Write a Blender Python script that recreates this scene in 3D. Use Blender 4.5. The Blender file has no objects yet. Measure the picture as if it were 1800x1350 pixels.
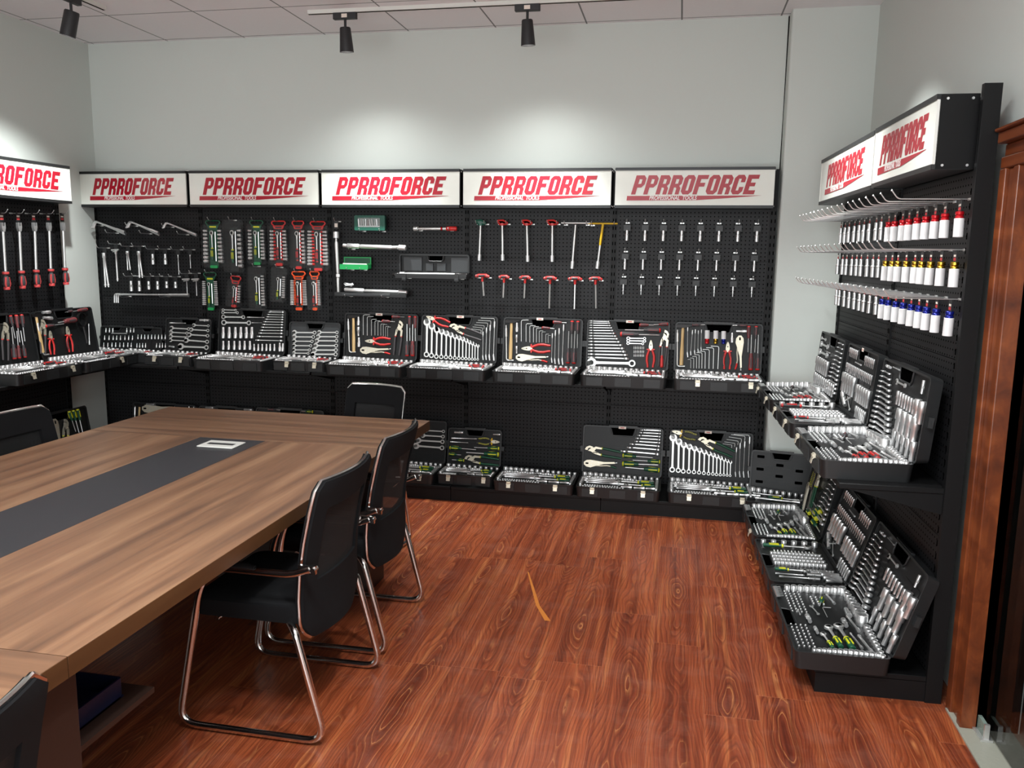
import bpy, math, random
from mathutils import Matrix, Vector
random.seed(7)
SC = bpy.context.scene
COL = SC.collection
PI = math.pi
R = math.radians

# ------------------------------------------------------------------ camera, world, exposure, lights
F_PX, YAW, PITCH, ROLL = 1448.53, -0.1972, 0.1548, 0.0136
CAM = Vector((4.3046, -5.5408, 1.6249))
_cy, _sy, _cp, _sp = math.cos(YAW), math.sin(YAW), math.cos(PITCH), math.sin(PITCH)
_f = Vector((_sy*_cp, _cy*_cp, -_sp)); _r0 = Vector((_cy, -_sy, 0)); _u0 = _r0.cross(_f)
_r = _r0*math.cos(ROLL) + _u0*math.sin(ROLL); _u = _u0*math.cos(ROLL) - _r0*math.sin(ROLL)
cd = bpy.data.cameras.new('camera'); cd.sensor_fit = 'HORIZONTAL'; cd.sensor_width = 36; cd.lens = F_PX/1800*36
cd.clip_start = .05; cd.clip_end = 60
cam = bpy.data.objects.new('camera', cd); COL.objects.link(cam)
cam.matrix_world = Matrix(((_r.x, _u.x, -_f.x, CAM.x), (_r.y, _u.y, -_f.y, CAM.y), (_r.z, _u.z, -_f.z, CAM.z), (0, 0, 0, 1)))
SC.camera = cam
w = bpy.data.worlds.new('world'); SC.world = w; w.use_nodes = True
w.node_tree.nodes['Background'].inputs[0].default_value = (.62, .66, .70, 1)
w.node_tree.nodes['Background'].inputs[1].default_value = .12
SC.view_settings.view_transform = 'Standard'; SC.view_settings.look = 'None'
SC.view_settings.exposure = 0.62; SC.view_settings.gamma = 1; SC.view_settings.use_curve_mapping = False
SC.cycles.max_bounces = 7; SC.cycles.diffuse_bounces = 4; SC.cycles.glossy_bounces = 3; SC.cycles.transparent_max_bounces = 10
SC.cycles.caustics_reflective = False; SC.cycles.caustics_refractive = False; SC.cycles.sample_clamp_indirect = 6
CEIL = 3.105

def look(o, p, q):
    p, q = Vector(p), Vector(q); o.location = p
    o.rotation_euler = (q-p).to_track_quat('-Z', 'Y').to_euler()
def spot(p, q, power, size, blend=.9, rad=.03, col=(.965, 1, .985)):
    l = bpy.data.lights.new('track_spot_light', 'SPOT'); l.energy = power; l.spot_size = R(size); l.spot_blend = blend
    l.shadow_soft_size = rad; l.color = col
    o = bpy.data.objects.new('track_spot_light', l); COL.objects.link(o); look(o, p, q); return o
def fill_panel(p, sx, sy, power, col=(.94, .985, 1)):
    l = bpy.data.lights.new('fill_panel_light', 'AREA'); l.shape = 'RECTANGLE'; l.size = sx; l.size_y = sy; l.energy = power; l.color = col
    o = bpy.data.objects.new('fill_panel_light', l); COL.objects.link(o); o.location = p; return o
# the three track lamps in view (lens at the end of each head)
LAMPS = [((.80, -1.12, 2.80), (.30, -1.00, 1.6)), ((2.24, -.43, 2.795), (2.30, -.24, .9)), ((3.40, -.43, 2.79), (3.45, -.20, .9))]
spot((.79, -1.12, 2.78), (.28, -.95, 1.7), 120, 88, 1, .03)
for x_ in (2.24, 3.40):
    spot((x_, -.45, 2.76), (x_+.05, -.33, .9), 120, 77, 1, .03); spot((x_, -.45, 2.76), (x_+.05, -.36, .9), 15, 150, 1, .06)
# more of the same track lamps over the rest of the room, above the top edge of the picture
spot((4.55, -1.35, 2.76), (5.25, -1.15, 1.3), 95, 90, 1, .03)
spot((4.45, -2.4, 2.76), (5.1, -2.2, .6), 60, 80, 1, .04)
spot((1.0, -2.9, 2.78), (1.2, -2.9, 0), 18, 110, 1, .05)
spot((2.3, -3.4, 2.78), (2.2, -3.4, 0), 20, 110, 1, .05)
spot((4.0, -3.6, 2.78), (4.05, -3.0, 0), 70, 110, 1, .05)
fill_panel((3.9, -4.6, 3.08), 1.2, .6, 60)  # overhead area light added as soft fill, out of view
# large fill panel added out of view behind the camera, no real source
o_ = fill_panel((3.0, -8.1, 1.25), 5.0, 2.2, 145, (.92, .975, 1)); o_.rotation_euler = (R(97), 0, 0)
w.node_tree.nodes['Background'].inputs[1].default_value = .3

# ------------------------------------------------------------------ materials
def lin(c): return tuple((x/255/12.92 if x/255 <= .04045 else ((x/255+.055)/1.055)**2.4) for x in c)
MATS = {}
def mat(name, rgb=(128,)*3, rough=.5, metal=0, spec=.5, coat=0, alpha=1, trans=0, bump=None, emit=0):
    if name in MATS: return MATS[name]
    m = bpy.data.materials.new(name); m.use_nodes = True; nt = m.node_tree; b = nt.nodes['Principled BSDF']
    b.inputs['Base Color'].default_value = (*lin(rgb), 1); b.inputs['Roughness'].default_value = rough
    b.inputs['Metallic'].default_value = metal; b.inputs['Specular IOR Level'].default_value = spec
    b.inputs['Coat Weight'].default_value = coat; b.inputs['Coat Roughness'].default_value = .08
    b.inputs['Alpha'].default_value = alpha; b.inputs['Transmission Weight'].default_value = trans
    if emit: b.inputs['Emission Color'].default_value = (*lin(rgb), 1); b.inputs['Emission Strength'].default_value = emit
    if bump:
        n = nt.nodes.new('ShaderNodeTexNoise'); n.inputs['Scale'].default_value = bump[0]; n.inputs['Detail'].default_value = 3
        t = nt.nodes.new('ShaderNodeTexCoord'); nt.links.new(t.outputs['Object'], n.inputs['Vector'])
        u = nt.nodes.new('ShaderNodeBump'); u.inputs['Strength'].default_value = bump[1]; u.inputs['Distance'].default_value = .002
        nt.links.new(n.outputs['Fac'], u.inputs['Height']); nt.links.new(u.outputs['Normal'], b.inputs['Normal'])
    MATS[name] = m; return m
class NT:
    def __init__(s, m): s.nt = m.node_tree; s.b = s.nt.nodes['Principled BSDF']
    def n(s, t, **k):
        x = s.nt.nodes.new('ShaderNode'+t)
        for a, v in k.items(): setattr(x, a, v)
        return x
    def l(s, a, b): s.nt.links.new(a, b)
    def m(s, op, a, b=None, c=None):
        x = s.n('Math', operation=op)
        for i, v in enumerate((a, b, c)):
            if v is None: continue
            if isinstance(v, (int, float)): x.inputs[i].default_value = v
            else: s.l(v, x.inputs[i])
        return x.outputs[0]
    def xyz(s, kind='Object'):
        t = s.n('TexCoord'); p = s.n('SeparateXYZ'); s.l(t.outputs[kind], p.inputs[0]); return p.outputs
    def comb(s, x, y, z):
        c = s.n('CombineXYZ')
        for i, v in enumerate((x, y, z)):
            if isinstance(v, (int, float)): c.inputs[i].default_value = v
            else: s.l(v, c.inputs[i])
        return c.outputs[0]
    def noise(s, v, scale=1, detail=2, rough=.5, dist=0):
        n = s.n('TexNoise'); s.l(v, n.inputs['Vector']); n.inputs['Scale'].default_value = scale; n.inputs['Detail'].default_value = detail
        n.inputs['Roughness'].default_value = rough; n.inputs['Distortion'].default_value = dist; return n.outputs['Fac']
    def ramp(s, f, stops, interp='LINEAR'):
        r = s.n('ValToRGB'); r.color_ramp.interpolation = interp; e = r.color_ramp.elements
        while len(e) < len(stops): e.new(.5)
        for i, (p, c) in enumerate(stops): e[i].position = p; e[i].color = (*lin(c), 1)
        s.l(f, r.inputs[0]); return r.outputs[0]
    def mix(s, f, a, b, mode='MIX'):
        x = s.n('Mix', data_type='RGBA', blend_type=mode)
        for i, v in ((0, f), (6, a), (7, b)):
            if isinstance(v, (int, float)): x.inputs[i].default_value = v
            elif isinstance(v, tuple): x.inputs[i].default_value = (*lin(v), 1)
            else: s.l(v, x.inputs[i])
        return x.outputs[2]

def m_floor():
    m = mat('laminate_floor', rough=.3, spec=.4); t = NT(m); X, Y, Z = t.xyz()
    PW, PL = .196, 1.21
    px = t.m('DIVIDE', t.m('ADD', X, .048), PW); col = t.m('FLOOR', px); fx = t.m('SUBTRACT', t.m('SUBTRACT', px, col), .5)
    wn = t.n('TexWhiteNoise', noise_dimensions='1D'); t.l(col, wn.inputs['W'])
    py = t.m('ADD', t.m('DIVIDE', Y, PL), t.m('MULTIPLY', wn.outputs['Value'], 5)); row = t.m('FLOOR', py); fy = t.m('SUBTRACT', py, row)
    wn2 = t.n('TexWhiteNoise', noise_dimensions='2D'); t.l(t.comb(col, row, 0), wn2.inputs['Vector']); rnd = wn2.outputs['Value']
    seed = t.m('MULTIPLY', rnd, 40)
    # cathedral figure: contour lines of a stretched height field, centred on a wandering heart line
    cx = t.m('ADD', fx, t.m('MULTIPLY', t.m('SUBTRACT', t.noise(t.comb(seed, t.m('MULTIPLY', Y, .9), 0), 1, 1), .5), .5))
    v = t.comb(t.m('MULTIPLY', cx, .8), t.m('MULTIPLY', Y, 1.25), seed)
    h = t.m('ADD', t.m('MULTIPLY', t.noise(v, 1.3, 2, .4), 1.7), t.m('MULTIPLY', t.m('POWER', t.m('ABSOLUTE', cx), 1.35), 1.9))
    fine = t.noise(t.comb(t.m('MULTIPLY', X, 130), t.m('MULTIPLY', Y, 3.0), seed), 1, 3, .6)
    h2 = t.m('ADD', t.m('ADD', h, t.m('MULTIPLY', fine, .02)), t.m('MULTIPLY', t.noise(t.comb(t.m('MULTIPLY', X, 22), t.m('MULTIPLY', Y, 9), seed), 1, 2), .05))
    fr = t.m('FRACT', t.m('MULTIPLY', h2, 8.5))
    heart = t.ramp(h, [(.60, (255, 255, 255)), (1.05, (0, 0, 0))])
    line = t.ramp(fr, [(0, (255, 255, 255)), (.09, (150, 150, 150)), (.2, (0, 0, 0)), (1, (0, 0, 0))])
    dark = t.ramp(fr, [(.2, (0, 0, 0)), (.34, (200, 200, 200)), (.62, (0, 0, 0)), (1, (0, 0, 0))])
    tone = t.noise(t.comb(t.m('MULTIPLY', fx, 4.2), t.m('MULTIPLY', Y, .7), seed), 1.3, 3, .55)
    base = t.ramp(tone, [(.28, (94, 40, 26)), (.45, (124, 56, 34)), (.58, (148, 74, 44)), (.72, (178, 108, 64))])
    c = t.mix(t.m('MULTIPLY', heart, .5), base, (86, 34, 23))
    c = t.mix(t.m('MULTIPLY', dark, .85), c, (50, 18, 13))
    c = t.mix(t.m('MULTIPLY', line, t.m('ADD', t.m('MULTIPLY', heart, .65), .2)), c, (214, 146, 90))
    streak = t.noise(t.comb(t.m('MULTIPLY', X, 75), t.m('MULTIPLY', Y, 1.2), seed), 1, 3, .7)
    c = t.mix(t.ramp(streak, [(.46, (0, 0, 0)), (.68, (215, 215, 215))]), c, (66, 24, 16))
    c = t.mix(t.m('MULTIPLY', t.m('GREATER_THAN', streak, .0), .12), c, t.ramp(rnd, [(0, (96, 38, 26)), (1, (196, 100, 52))]))
    ex = t.m('GREATER_THAN', t.m('ABSOLUTE', fx), .4935); ey = t.m('GREATER_THAN', t.m('ABSOLUTE', t.m('SUBTRACT', fy, .5)), .4988)
    c = t.mix(t.m('MULTIPLY', t.m('MAXIMUM', ex, ey), .22), c, (200, 130, 96))
    scuff = t.noise(t.comb(t.m('MULTIPLY', X, 5), t.m('MULTIPLY', Y, 7), 3), 1, 5, .7)
    c = t.mix(t.ramp(scuff, [(.48, (0, 0, 0)), (.8, (110, 110, 110))]), c, (186, 136, 116))
    t.l(c, t.b.inputs['Base Color'])
    t.l(t.m('ADD', t.m('MULTIPLY', scuff, .2), .22), t.b.inputs['Roughness'])
    bp = t.n('Bump'); bp.inputs['Strength'].default_value = .25; bp.inputs['Distance'].default_value = .001
    t.l(t.m('SUBTRACT', fine, t.m('MAXIMUM', ex, ey)), bp.inputs['Height']); t.l(bp.outputs[0], t.b.inputs['Normal'])
    return m
def m_ceiling():
    m = mat('ceiling_tiles', (200, 193, 196), .42, spec=.9); t = NT(m); X, Y, Z = t.xyz()
    def ln(v, off):
        f = t.m('FRACT', t.m('DIVIDE', t.m('SUBTRACT', v, off), .6)); return t.m('GREATER_THAN', t.m('ABSOLUTE', t.m('SUBTRACT', f, .5)), .4915)
    g = t.m('MAXIMUM', ln(X, .649), ln(Y, -.60))
    sp = t.noise(t.comb(t.m('MULTIPLY', X, 40), t.m('MULTIPLY', Y, 40), 0), 1, 2)
    c = t.mix(t.ramp(sp, [(.4, (0, 0, 0)), (.7, (90, 90, 90))]), (244, 240, 243), (230, 226, 230))
    t.l(t.mix(g, c, (92, 88, 90)), t.b.inputs['Base Color']); return m
def m_peg():
    m = mat('pegboard_metal', (20, 20, 22), .5, metal=.0, spec=.3); t = NT(m); X, Y, Z = t.xyz()
    def f(v): return t.m('SUBTRACT', t.m('FRACT', t.m('DIVIDE', v, .025)), .5)
    a, b = f(X), f(Z); r = t.m('ADD', t.m('MULTIPLY', a, a), t.m('MULTIPLY', b, b)); hole = t.m('LESS_THAN', r, .022)
    t.l(t.mix(hole, (17, 17, 19), (1, 1, 1)), t.b.inputs['Base Color'])
    t.l(t.m('SUBTRACT', .32, t.m('MULTIPLY', hole, .32)), t.b.inputs['Specular IOR Level'])
    return m
def m_wood(name, dark, mid, light, along=1, scale=1.0, rough=.35):
    m = mat(name, mid, rough, spec=.45); t = NT(m); P = t.xyz(); A, B = (P[1], P[0]) if along else (P[0], P[1])
    v = t.comb(t.m('MULTIPLY', B, 14*scale), t.m('MULTIPLY', A, .8*scale), t.m('MULTIPLY', P[2], 9))
    n = t.noise(v, 1, 4, .55, .5)
    n2 = t.noise(t.comb(t.m('MULTIPLY', B, 90*scale), t.m('MULTIPLY', A, 2.2*scale), P[2]), 1, 3, .6)
    c = t.ramp(n, [(.28, dark), (.5, mid), (.68, light)])
    c = t.mix(t.m('MULTIPLY', n2, .55), c, tuple(int(x*.72) for x in mid))
    t.l(c, t.b.inputs['Base Color']); return m
def m_mesh_fabric():
    m = mat('mesh_fabric', (14, 14, 15), .8); t = NT(m); X, Y, Z = t.xyz()
    a = t.m('ABSOLUTE', t.m('SINE', t.m('MULTIPLY', X, 1050))); b = t.m('ABSOLUTE', t.m('SINE', t.m('MULTIPLY', Z, 1050)))
    t.l(t.m('ADD', t.m('MULTIPLY', t.m('GREATER_THAN', t.m('MAXIMUM', a, b), .62), .3), .62), t.b.inputs['Alpha']); return m

M = {}
M['floor'] = m_floor(); M['ceiling'] = m_ceiling(); M['peg'] = m_peg()
M['wall'] = mat('painted_wall', (209, 214, 209), .85, spec=.2, bump=(300, .15))
M['black'] = mat('black_powder_coat', (12, 12, 13), .5, spec=.25)
M['slot'] = mat('dark_slot', (2, 2, 2), .9, spec=0)
M['case'] = mat('black_plastic', (29, 30, 31), .38, spec=.5, bump=(900, .25))
M['insert'] = mat('black_insert', (19, 20, 21), .45, spec=.35)
M['insert_grey'] = mat('grey_insert', (52, 54, 56), .42, spec=.5)
M['chrome'] = mat('chrome', (238, 238, 238), .33, metal=.88)
M['steel'] = mat('satin_steel', (222, 222, 220), .42, metal=.85)
M['nickel'] = mat('nickel_plate', (222, 214, 194), .42, metal=.7)
M['gold'] = mat('gold_steel', (200, 160, 60), .25, metal=1)
M['blackjaw'] = mat('black_steel', (40, 38, 38), .35, metal=.6)
M['red'] = mat('red_rubber', (206, 44, 42), .4)
M['dred'] = mat('dark_red_grip', (112, 52, 54), .45)
M['grip'] = mat('grey_rubber', (62, 58, 60), .55)
M['green'] = mat('green_rubber', (18, 76, 52), .45)
M['yellow'] = mat('yellow_rubber', (214, 212, 40), .45)
M['orange'] = mat('orange_plastic', (240, 84, 32), .4)
M['brightgreen'] = mat('bright_green_plastic', (28, 160, 84), .35)
M['teal'] = mat('dark_green_plastic', (20, 84, 68), .35)
M['ypaint'] = mat('yellow_paint', (222, 178, 20), .4)
M['blue'] = mat('blue_steel', (24, 34, 130), .25, metal=.5)
M['redsteel'] = mat('red_steel', (190, 24, 34), .25, metal=.4)
M['white'] = mat('white_sleeve', (226, 224, 224), .5)
M['paper'] = mat('paper_label', (240, 226, 214), .7)
M['redlabel'] = mat('red_print', (196, 60, 62), .6)
M['hammerwood'] = m_wood('ash_handle', (190, 150, 96), (214, 178, 122), (228, 198, 148), 1, 3)
M['signface'] = mat('sign_acrylic', (240, 242, 234), .12, spec=.5)
M['signred'] = mat('sign_red', (172, 24, 44), .25, spec=.5)
M['signtext'] = mat('sign_white_print', (236, 226, 224), .3)
M['lred'] = mat('faded_red_grip', (186, 62, 62), .45)
M['rail'] = mat('sign_rail', (46, 47, 48), .4, metal=.4)
M['fabric'] = mat('black_fabric', (17, 17, 19), .85, spec=.2, bump=(1400, .6))
M['mesh'] = m_mesh_fabric()
M['armpad'] = mat('arm_pad', (22, 22, 24), .4)
M['tube'] = mat('chrome_tube', (225, 222, 220), .16, metal=1)
M['walnut'] = m_wood('walnut_lengthwise', (88, 62, 48), (138, 100, 74), (170, 130, 98), 1)
M['walnutx'] = m_wood('walnut_crosswise', (88, 62, 48), (138, 100, 74), (170, 130, 98), 0)
M['walnutedge'] = m_wood('walnut_edge', (66, 42, 24), (84, 55, 32), (98, 68, 42), 1)
M['inlay'] = mat('black_inlay', (50, 50, 54), .45, spec=.4, bump=(500, .2))
M['doorwood'] = m_wood('reddish_door_wood', (70, 32, 16), (112, 54, 26), (146, 78, 40), 1, 1.0, .3)
M['dkwood'] = mat('dark_brown_panel', (44, 27, 20), .5)
M['whiteplastic'] = mat('white_plastic', (226, 226, 220), .4)
M['lamp'] = mat('lamp_black', (40, 40, 42), .5)
M['bag'] = mat('clear_bag', (150, 152, 152), .1, alpha=.05, spec=1)
M['clear'] = mat('clear_lid', (200, 205, 205), .08, alpha=.25, spec=.8)
M['bluebox'] = mat('blue_plastic', (8, 14, 46), .5)
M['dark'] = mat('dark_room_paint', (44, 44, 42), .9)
M['stone'] = mat('threshold_stone', (150, 150, 138), .35, bump=(60, .5))

# ------------------------------------------------------------------ mesh builder
class MB:
    def __init__(s): s.v = []; s.f = []; s.mi = []; s.mats = []
    def _m(s, m):
        m = M[m] if isinstance(m, str) else m
        if m not in s.mats: s.mats.append(m)
        return s.mats.index(m)
    def add(s, vs, fs, m, T=None):
        o = len(s.v); k = s._m(m)
        s.v += [tuple(T @ Vector(p)) if T is not None else tuple(p) for p in vs]
        for f in fs: s.f.append([i+o for i in f]); s.mi.append(k)
        return s
    def box(s, a, b, m, T=None):
        (x0, y0, z0), (x1, y1, z1) = a, b
        x0, x1 = min(x0, x1), max(x0, x1); y0, y1 = min(y0, y1), max(y0, y1); z0, z1 = min(z0, z1), max(z0, z1)
        vs = [(x0, y0, z0), (x1, y0, z0), (x1, y1, z0), (x0, y1, z0), (x0, y0, z1), (x1, y0, z1), (x1, y1, z1), (x0, y1, z1)]
        return s.add(vs, [(0, 3, 2, 1), (4, 5, 6, 7), (0, 1, 5, 4), (1, 2, 6, 5), (2, 3, 7, 6), (3, 0, 4, 7)], m, T)
    def prism(s, poly, z0, z1, m, T=None):
        n = len(poly); ar = sum(poly[i][0]*poly[(i+1) % n][1]-poly[(i+1) % n][0]*poly[i][1] for i in range(n))
        if ar < 0: poly = poly[::-1]
        vs = [(x, y, z0) for x, y in poly]+[(x, y, z1) for x, y in poly]
        fs = [tuple(range(n-1, -1, -1)), tuple(range(n, 2*n))]+[(i, (i+1) % n, (i+1) % n+n, i+n) for i in range(n)]
        return s.add(vs, fs, m, T)
    def ringp(s, outer, inner, z0, z1, m, T=None):      # prism with a hole; both loops CCW with equal counts
        n = len(outer); vs = [(x, y, z) for z in (z0, z1) for L in (outer, inner) for x, y in L]; fs = []
        for i in range(n):
            j = (i+1) % n
            fs += [(i, i+n, j+n, j), (i+2*n, j+2*n, j+3*n, i+3*n), (i, j, j+2*n, i+2*n), (i+n, i+3*n, j+3*n, j+n)]
        return s.add(vs, fs, m, T)
    def lathe(s, prof, m, n=14, T=None, cap=True):      # prof: [(r, z)] about Z
        vs = [(r*math.cos(2*PI*k/n), r*math.sin(2*PI*k/n), z) for r, z in prof for k in range(n)]; fs = []
        for i in range(len(prof)-1):
            for k in range(n): fs.append((i*n+k, i*n+(k+1) % n, (i+1)*n+(k+1) % n, (i+1)*n+k))
        if cap: fs += [tuple(range(n-1, -1, -1)), tuple(range((len(prof)-1)*n, len(prof)*n))]
        return s.add(vs, fs, m, T)
    def cyl(s, p, q, r, m, r2=None, n=12, T=None):
        p, q = Vector(p), Vector(q); d = q-p; B = Matrix.Translation(p) @ d.to_track_quat('Z', 'Y').to_matrix().to_4x4()
        return s.lathe([(r, 0), (r if r2 is None else r2, d.length)], m, n, (T @ B) if T is not None else B)
    def tube(s, pts, r, m, n=10, T=None, flat=1.0):
        P = [Vector(p) for p in pts]; vs = []; up = None
        for i, p in enumerate(P):
            t = ((P[min(i+1, len(P)-1)]-P[max(i-1, 0)])).normalized()
            if up is None: up = Vector((0, 0, 1)) if abs(t.z) < .9 else Vector((1, 0, 0))
            a = t.cross(up).normalized(); up = a.cross(t).normalized()
            rr = r[i] if isinstance(r, (list, tuple)) else r
            vs += [tuple(p + a*rr*math.cos(2*PI*k/n) + up*rr*flat*math.sin(2*PI*k/n)) for k in range(n)]
        fs = [(i*n+k, i*n+(k+1) % n, (i+1)*n+(k+1) % n, (i+1)*n+k) for i in range(len(P)-1) for k in range(n)]
        fs += [tuple(range(n-1, -1, -1)), tuple(range((len(P)-1)*n, len(P)*n))]
        return s.add(vs, fs, m, T)
    def mesh(s, name, smooth=True):
        me = bpy.data.meshes.new(name); me.from_pydata(s.v, [], s.f)
        for m in s.mats: me.materials.append(m)
        me.polygons.foreach_set('material_index', s.mi)
        if smooth: me.shade_smooth(); me.set_sharp_from_angle(angle=R(38))
        me.update(); return me
    def build(s, name, parent=None, T=None, bev=0, smooth=True):
        o = bpy.data.objects.new(name, s.mesh(name, smooth)); COL.objects.link(o)
        if parent is not None: o.parent = parent
        if T is not None: o.matrix_local = T
        if bev:
            b = o.modifiers.new('bevel', 'BEVEL'); b.width = bev; b.segments = 2; b.limit_method = 'ANGLE'; b.angle_limit = R(50)
        return o
def circ(r, n=16, cx=0, cy=0, ph=0): return [(cx+r*math.cos(2*PI*k/n+ph), cy+r*math.sin(2*PI*k/n+ph)) for k in range(n)]
def rrect(x0, y0, x1, y1, r, k=4):
    out = []
    for cx, cy, a in ((x1-r, y0+r, -90), (x1-r, y1-r, 0), (x0+r, y1-r, 90), (x0+r, y0+r, 180)):
        out += [(cx+r*math.cos(R(a+90*i/k)), cy+r*math.sin(R(a+90*i/k))) for i in range(k+1)]
    return out
def arc(pts, r, k=5):       # polyline with rounded corners
    P = [Vector(p) for p in pts]; out = [P[0]]
    for i in range(1, len(P)-1):
        a = (P[i-1]-P[i]); b = (P[i+1]-P[i]); d = min(r, a.length*.49, b.length*.49); a.normalize(); b.normalize()
        p0, p1 = P[i]+a*d, P[i]+b*d
        for j in range(k+1):
            t = j/k; out.append((1-t)**2*p0+2*t*(1-t)*P[i]+t*t*p1)
    out.append(P[-1]); return [tuple(p) for p in out]
def T3(x, y, z): return Matrix.Translation((x, y, z))
def RX(a): return Matrix.Rotation(R(a), 4, 'X')
def RY(a): return Matrix.Rotation(R(a), 4, 'Y')
def RZ(a): return Matrix.Rotation(R(a), 4, 'Z')
def S3(x, y, z): return Matrix.Diagonal((x, y, z, 1))

# ------------------------------------------------------------------ naming
def tag(o, label, cat, group=None, kind=None):
    o['label'] = label; o['category'] = cat
    if group: o['group'] = group
    if kind: o['kind'] = kind
    return o
def thing(name, label, cat, T=None, group=None):
    o = bpy.data.objects.new(name, None); COL.objects.link(o); o.empty_display_size = .05
    if T is not None: o.matrix_world = T
    return tag(o, label, cat, group)
def struct(o): o['kind'] = 'structure'; return o
ORD = 'first second third fourth fifth sixth seventh eighth ninth tenth eleventh twelfth thirteenth fourteenth fifteenth sixteenth seventeenth eighteenth nineteenth twentieth'.split()
def nth(i): return ORD[i] if i < 20 else '%dth' % (i+1)
def ray(px, py): return (_f + _r*((px-900)/F_PX) - _u*((py-675)/F_PX))
def hit(px, py, O, n):          # where the sight line through a photo pixel meets a plane
    d = ray(px, py); k = (O-CAM).dot(n)/d.dot(n); return CAM + d*k

# ------------------------------------------------------------------ the room
WL, WR_, WB, WF = 0.0, 5.39, .04, -8.2
b = MB(); b.box((WL-.2, WF-.2, -.1), (8.5, WB+.2, 0), 'floor'); struct(b.build('floor'))
b = MB(); b.box((WL-.2, WF-.2, CEIL), (8.5, WB+.2, CEIL+.1), 'ceiling'); struct(b.build('ceiling'))
b = MB(); b.box((WL-.2, WB, 0), (8.5, WB+.15, CEIL), 'wall'); struct(b.build('wall_back'))
b = MB(); b.box((WL-.15, WF, 0), (WL, WB, CEIL), 'wall'); struct(b.build('wall_left'))
b = MB(); b.box((WL-.15, WF-.15, 0), (8.5, WF, CEIL), 'wall'); struct(b.build('wall_front'))
# right wall with a door opening (y -2.6 .. -3.9)
DY0, DY1, DZ = -2.60, -3.9, 1.95
b = MB(); b.box((WR_, DY0, 0), (WR_+.14, WB, CEIL), 'wall'); b.box((WR_, DY1, DZ), (WR_+.14, DY0, CEIL), 'wall'); b.box((WR_, WF, 0), (WR_+.14, DY1, CEIL), 'wall')
struct(b.build('wall_right'))
b = MB(); b.prism(rrect(4.90, -.10, WR_+.02, WB+.01, .012), 0, CEIL, 'wall'); struct(b.build('wall_pillar'))
# hairline crack where pillar and back wall meet
b = MB(); b.tube([(4.896, WB-.001, z) for z in (2.18, 2.5, 2.8, 3.1)], [.0035, .002, .003, .004], 'slot', 6); struct(b.build('trim_1'))
# dim room behind the glass
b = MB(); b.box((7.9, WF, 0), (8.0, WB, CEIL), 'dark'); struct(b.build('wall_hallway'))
# door casing
d = MB(); X0 = 5.335
for (y0, y1, xx) in ((-2.452, -2.50, X0), (-2.50, -2.56, X0+.014), (-2.56, -2.60, X0+.004)): d.box((xx, y1, 0), (WR_+.14, y0, 1.93), 'doorwood')
for (z0, z1, xx) in ((1.93, 1.97, X0+.004), (1.97, 2.012, X0+.014), (2.012, 2.05, X0-.012), (2.05, 2.062, X0-.025)): d.box((xx, DY1-.1, z0), (WR_+.14, -2.442, z1), 'doorwood')
d.box((X0, DY1-.1, 0), (WR_+.14, DY1, 1.97), 'doorwood')
struct(d.build('door_1', bev=.004))
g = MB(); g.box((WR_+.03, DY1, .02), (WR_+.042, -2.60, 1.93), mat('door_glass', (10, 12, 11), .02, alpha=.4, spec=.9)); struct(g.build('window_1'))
b = MB(); b.prism([(5.33, -2.47), (5.60, -2.47), (5.60, -3.9), (5.33, -3.9)], 0, .006, 'stone'); struct(b.build('trim_2'))
ds = thing('door_stop', 'metal and glass door stop standing on the stone threshold', 'door stop', T3(5.40, -2.55, .006))
b = MB(); b.box((-.02, -.13, 0), (.02, .10, .008), 'steel'); b.build('base_plate', ds)
b = MB(); b.box((-.006, -.12, .008), (.006, .09, .055), mat('edge_glass', (150, 170, 160), .1, alpha=.6)); b.box((-.008, -.125, .008), (.008, -.115, .06), 'chrome'); b.build('upright_plate', ds)

# floor scratch (yellow-brown streak)
b = MB(); P = [(3.60, -1.52), (3.66, -1.72), (3.72, -1.92), (3.79, -2.07)]; W2 = [.003, .007, .009, .014]
vs = []; 
for (x, y), q in zip(P, W2): vs += [(x-q, y, .0008), (x+q, y, .0008)]
b.add(vs, [(0, 1, 3, 2), (2, 3, 5, 4), (4, 5, 7, 6)], mat('scratch_mark', (196, 116, 40), .5)); tag(b.build('floor_scratch', smooth=False), 'yellow-brown curved scrape mark on the red wood floor', 'scratch')

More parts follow.
